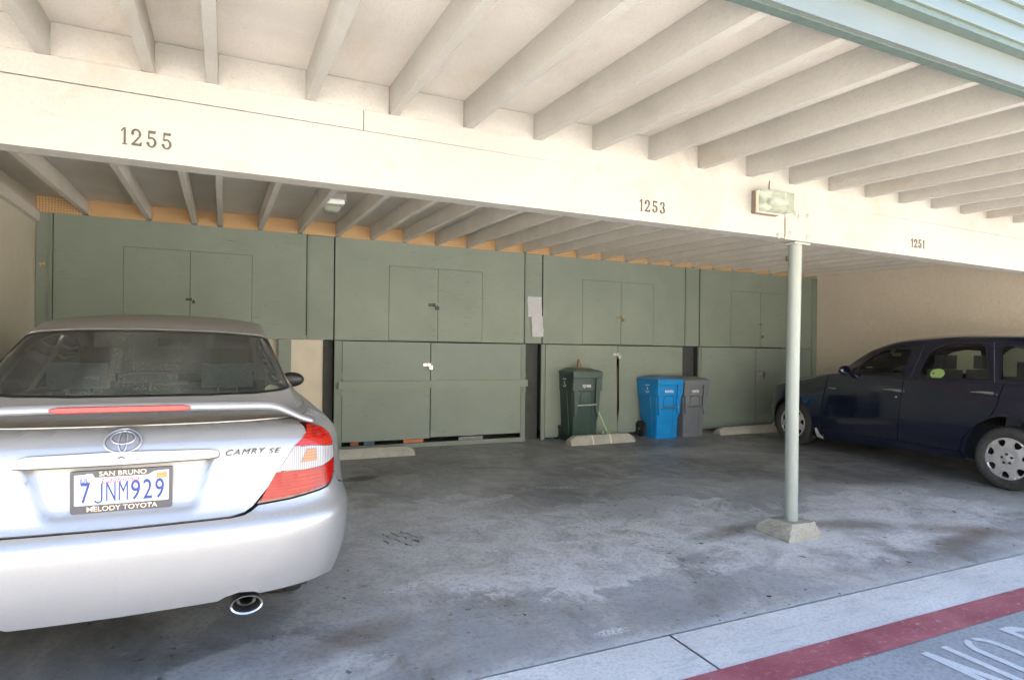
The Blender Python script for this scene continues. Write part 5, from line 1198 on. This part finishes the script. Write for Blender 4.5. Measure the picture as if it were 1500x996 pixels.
# ================================================================== WHEELED BINS
def bin_(x, y, w_, H, mat, matd, label, num, lidc=None, seed=0):
    e = empty('wheeled_bin', (x, y, gz(y)), 0, label, 'bin', 'wheeled bins along the rear lockers')
    k = H / .90; wb, wt = w_ * .40, w_ * .465; D0, D1 = .37 * k, .43 * k
    prof = [(0.0, wb * .96, .035, D0), (.012, wb, .030, D0 + .005), (.30, wb * 1.02, .018, D0 + .02), (.31, wb * 1.04, .012, D0 + .02), (.60 * k, wt * .98, .0, D1), (.61 * k, wt * 1.02, -.012, D1 + .01), (.80 * k, wt * 1.04, -.022, D1 + .02), (.83 * k, wt * 1.05, -.028, D1 + .03)]
    bm = bmesh.new(); rings = []
    for z, hw, y0, y1 in prof:
        pts = rr(-hw, hw, y0, y1, .022, 4); rings.append([bm.verts.new((p[0], p[1], z)) for p in pts])
    n = len(rings[0])
    for a, b in zip(rings, rings[1:]):
        for i in range(n): bm.faces.new((a[i], a[(i + 1) % n], b[(i + 1) % n], b[i]))
    bm.faces.new(rings[0][::-1]); bm.faces.new(rings[-1]); bmesh.ops.recalc_face_normals(bm, faces=bm.faces[:])
    body = finish(bm, 'bin_body', mat, e, smooth=True)
    # raised front frame around a recessed panel
    def fy(z): return .035 - z / (.83 * k) * .060
    def fr(name, poly, th, m=mat):
        bm = bmesh.new(); A = [bm.verts.new((p[0], fy(p[1]) - th, p[1])) for p in poly]; B = [bm.verts.new((p[0], fy(p[1]) + .02, p[1])) for p in poly]; q = len(poly)
        bm.faces.new(A); bm.faces.new(B[::-1])
        for i in range(q): bm.faces.new((A[i], A[(i + 1) % q], B[(i + 1) % q], B[i]))
        bmesh.ops.recalc_face_normals(bm, faces=bm.faces[:]); return finish(bm, name, m, body, bevel=.004)
    for s_ in (-1, 1):
        P = [(s_ * wb * .93, .34), (s_ * wb * .80, .40), (s_ * wb * .72, .46), (s_ * wt * .62, .76 * k), (s_ * wt * 1.03, .76 * k), (s_ * wt * 1.03, .615 * k), (s_ * wt * .93, .595 * k), (s_ * wb * 1.0, .42), (s_ * wb * .98, .36)]
        fr('front_rib', P if s_ > 0 else P[::-1], .030)
    fr('front_band', [(-wt * 1.03, .762 * k), (wt * 1.03, .762 * k), (wt * 1.05, .828 * k), (-wt * 1.05, .828 * k)], .031)
    arch = []
    for a in range(0, 181, 15): arch.append((wb * .48 * math.cos(R(a)), .54 * k + .075 * math.sin(R(a))))
    bm = bmesh.new(); pth = [(wb * .48, fy(.02) - .001, .02)] + [(p[0], fy(p[1]) - .001, p[1]) for p in arch] + [(-wb * .48, fy(.46) - .001, .46)]
    tube(bm, pth, .0028, 6); finish(bm, 'moulded_line', matd, body)
    bm = bmesh.new(); tube(bm, [(-wb * .80, fy(.44) - .028, .44 * k), (wb * .80, fy(.44) - .028, .445 * k)], .0115, 12); finish(bm, 'lift_bar', MAT['steel'], e, smooth=True)
    for s_ in (-1, 1): # side seams
        bm = bmesh.new(); tube(bm, [(s_ * (wb + .002), .13, .02), (s_ * (wb * 1.03 + .002), .13, .30), (s_ * (wt + .001), .14, .60 * k)], .003, 6); finish(bm, 'side_seam', lidc or mat, body)
    # lid
    lw, y0, y1, zt = w_ * .5, -.055, D1 + .055, .835 * k
    bm = bmesh.new(); rings = []
    for z, a, b0, b1 in ((zt - .022, lw, y0, y1), (zt - .002, lw + .003, y0 - .002, y1), (zt + .004, lw - .004, y0 + .006, y1 - .01), (zt + .030, lw * .72, y0 + .10, y1 - .09), (zt + .034, lw * .62, y0 + .12, y1 - .11), (zt + .046, lw * .58, y0 + .14, y1 - .13)):
        rings.append([bm.verts.new((p[0], p[1], z)) for p in rr(-a, a, b0, b1, .03, 4)])
    n = len(rings[0])
    for a, b in zip(rings, rings[1:]):
        for i in range(n): bm.faces.new((a[i], a[(i + 1) % n], b[(i + 1) % n], b[i]))
    bm.faces.new(rings[0][::-1]); bm.faces.new(rings[-1]); bmesh.ops.recalc_face_normals(bm, faces=bm.faces[:])
    finish(bm, 'bin_lid', lidc or mat, e, bevel=.003, smooth=True)
    bm = bmesh.new(); tube(bm, [(-lw * .8, D1 + .03, zt - .05), (-lw * .8, D1 + .075, zt - .04), (lw * .8, D1 + .075, zt - .04), (lw * .8, D1 + .03, zt - .05)], .013, 10); finish(bm, 'handle', mat, e, smooth=True)
    for s_ in (-1, 1):
        X = s_ * (wb + .035)
        bm = bmesh.new(); lathe(bm, [(0, X + s_ * .020), (.02, X + s_ * .022), (.028, X + s_ * .012), (.085, X + s_ * .010), (.092, X + s_ * .020), (.110, X + s_ * .022), (.118, X + s_ * .012), (.118, X - s_ * .022), (.085, X - s_ * .024), (0, X - s_ * .020)], 32, 'x', (0, D0 - .02, .118))
        wh = finish(bm, 'bin_wheel', MAT['black'], e, smooth=True)
        bm = bmesh.new(); lathe(bm, [(0, X + s_ * .027), (.016, X + s_ * .026), (.017, X + s_ * .018)], 14, 'x', (0, D0 - .02, .118)); finish(bm, 'wheel_cap', MAT['steel'], wh, smooth=True)
        for q in range(6):
            a = 2 * math.pi * q / 6; bm = bmesh.new(); tube(bm, [(X + s_ * .014, D0 - .02 + .02 * math.cos(a), .118 + .02 * math.sin(a)), (X + s_ * .014, D0 - .02 + .090 * math.cos(a), .118 + .090 * math.sin(a))], .0045, 6); finish(bm, 'spoke', MAT['char'], wh)
    bm = bmesh.new(); tube(bm, [(-wb - .03, D0 - .02, .118), (wb + .03, D0 - .02, .118)], .009, 8); finish(bm, 'axle', MAT['darksteel'], e, smooth=True)
    z = .665 * k
    text('bin_number', num, .052, MAT['white'], e, Matrix.Translation((0, fy(z) - .0035, z)) @ Matrix.Rotation(R(90 - 4), 4, 'X'), .0008, .80, 0, offset=.001)
    # round trip arrow style mark with an R on the left side
    ms = Matrix.Translation((-(wt * 1.035) - .0025, .19, .70 * k)) @ Matrix.Rotation(R(-90), 4, 'Z') @ Matrix.Rotation(R(90), 4, 'X')
    mk = text('side_mark', 'R', .066, MAT['white'], e, ms, .0006, .9)
    bm = bmesh.new(); ps = ring(0, 0, .050, .050, .011, 205, 335, 10) + hb(-.05, .05, .062, .010)
    for k_, p in enumerate(ps):
        bm.faces.new([bm.verts.new(ms @ Vector((q[0], q[1] - .008, .0012 + .00003 * k_))) for q in p])
    finish(bm, 'mark_arc', MAT['white'], mk)
    return e
def plastic(name, c, rough=.42): 
    t = NT(name); co = t.co(); f = t.noise(co, 6, 5, .6)
    col = t.mix(t.ramp(f, [(.3, 0), (.75, 1)]), tuple(v * .85 for v in c), tuple(min(1, v * 1.1) for v in c)); g = t.n('ShaderNodeNewGeometry'); s = t.n('ShaderNodeSeparateXYZ'); t.l(g.outputs['Normal'], s.inputs[0])
    col = t.mix(t.math('MULTIPLY', t.ramp(s.outputs[2], [(.6, 0), (.95, 1)]), t.ramp(t.noise(co, 14, 6, .7), [(.35, .15), (.7, .6)])), col, (.26, .24, .19))
    sc = t.ramp(t.noise(t.co(scale=(30, 30, 3)), 3, 6, .8), [(.68, 0), (.72, .35)]); col = t.mix(sc, col, tuple(min(1, v * 1.6 + .05) for v in c))
    return t.base(col, rough, 0, t.bump(t.noise(co, 200, 3), .15, .001), .5)
PG, PB, PGr = plastic('dark_green_plastic', (.040, .072, .062)), plastic('blue_plastic', (.008, .25, .62)), plastic('grey_plastic', (.16, .175, .195))
PGd, PBd, PGrd = simple('dark_green_line', (.015, .025, .022), .5), simple('dark_blue_line', (.005, .09, .26), .5), simple('dark_grey_line', (.06, .065, .075), .5)
b1 = bin_(4.555, 7.315, .485, 1.045, PG, PGd, 'dark green wheeled bin behind the chipped wheel stop, wood offcut on its lid', 'YJ11865')
bin_(5.885, 7.205, .475, .925, PB, PBd, 'bright blue wheeled bin left of the grey one', 'RW7970')
bin_(6.390, 7.225, .475, .915, PGr, PGrd, 'grey wheeled bin between the blue one and the recess', 'PA0720')
# wood offcut leaning on the lid, small dust brush beside the bin
bm = bmesh.new(); prism(bm, [(-.035, 0), (.035, 0), (.010, .105), (-.006, .112)], 'y', 0, .03)
for v in bm.verts: v.co.y += v.co.z * .25
o = finish(bm, 'wood_offcut', simple('raw_wood', (.20, .13, .08), .8, 0, .2, 12), bevel=.002); o.location = (4.565, 7.50, gz(7.315) + 1.045 - .018); tag(o, 'small pointed wood offcut standing on the lid of the dark green bin', 'wood')
br = empty('dust_brush', (4.98, 7.42, gz(7.42)), R(6), 'lime green dust brush with a long pale handle beside the dark green bin', 'brush')
gm = simple('lime_bristles', (.16, .62, .14), .6, 0, .25, 90)
bm = bmesh.new(); prism(bm, [(-.085, 0), (.085, 0), (.05, .085), (-.04, .085)], 'y', -.02, .02)
for v in bm.verts: v.co.x += random.uniform(-.004, .004)
finish(bm, 'bristles', gm, br, bevel=.004)
bm = bmesh.new(); bx(bm, -.05, .055, -.024, .024, .083, .110); finish(bm, 'brush_head', gm, br, bevel=.006)
bm = bmesh.new(); tube(bm, [(0, 0, .10), (-.10, .09, .40), (-.13, .12, .50)], .009, 10); finish(bm, 'brush_handle', simple('pale_green_handle', (.38, .55, .33), .5), br, smooth=True)
bt = bmesh.new(); lathe(bt, [(0, 0), (.016, 0), (.017, .02), (.017, .10), (.008, .125), (.008, .14), (0, .14)], 16, 'z'); o = finish(bt, 'spray_bottle', MAT['white'], smooth=True); o.location = (4.835, 7.31, gz(7.31)); tag(o, 'small white bottle standing between the dark green bin and the dust brush', 'bottle')

# dry leaves and grit along the lockers, the footing and the slab edge
random.seed(11); bm = bmesh.new()
for i in range(230):
    r_ = random.random()
    if r_ < .45: x, y = random.uniform(1.3, 9.3), YW - abs(random.gauss(0, .14)) - .02
    elif r_ < .6: x, y = random.gauss(6.2, .6), random.gauss(7.0, .2)
    elif r_ < .75: x, y = random.uniform(0, 9), 2.43 + abs(random.gauss(0, .06))
    else: x, y = random.uniform(.3, 8), random.uniform(2.0, 7)
    if y > YW - .02: continue
    s_ = random.uniform(.004, .017) if random.random() < .8 else random.uniform(.015, .03); a = random.uniform(0, 6.28); z = gz(y) + .002
    c, sn = math.cos(a), math.sin(a); el = random.uniform(.3, .8); P = []
    for k in range(6):
        t_ = 2 * math.pi * k / 6; u_, v_ = s_ * math.cos(t_), s_ * el * math.sin(t_) * random.uniform(.7, 1.2); P.append(bm.verts.new((x + u_ * c - v_ * sn, y + u_ * sn + v_ * c, z + random.uniform(0, .25) * s_)))
    f = bm.faces.new(P); f.material_index = 0
    top = bm.verts.new((x, y, z + .3 * s_))
    bmesh.ops.poke(bm, faces=[f], offset=.2 * s_)
t = NT('dry_leaf'); f_ = t.n('ShaderNodeTexNoise'); f_.inputs['Scale'].default_value = 7; t.l(t.co(), f_.inputs['Vector'])
LM = t.base(t.ramp(f_.outputs['Fac'], [(.38, (.05, .03, .015)), (.5, (.20, .13, .06)), (.6, (.40, .38, .34))]), .8)
bmesh.ops.delete(bm, geom=[v for v in bm.verts if not v.link_faces], context='VERTS')
tag(finish(bm, 'leaf_litter', LM), 'scattered dry leaf bits and grit on the concrete slab', 'litter', kind='stuff')
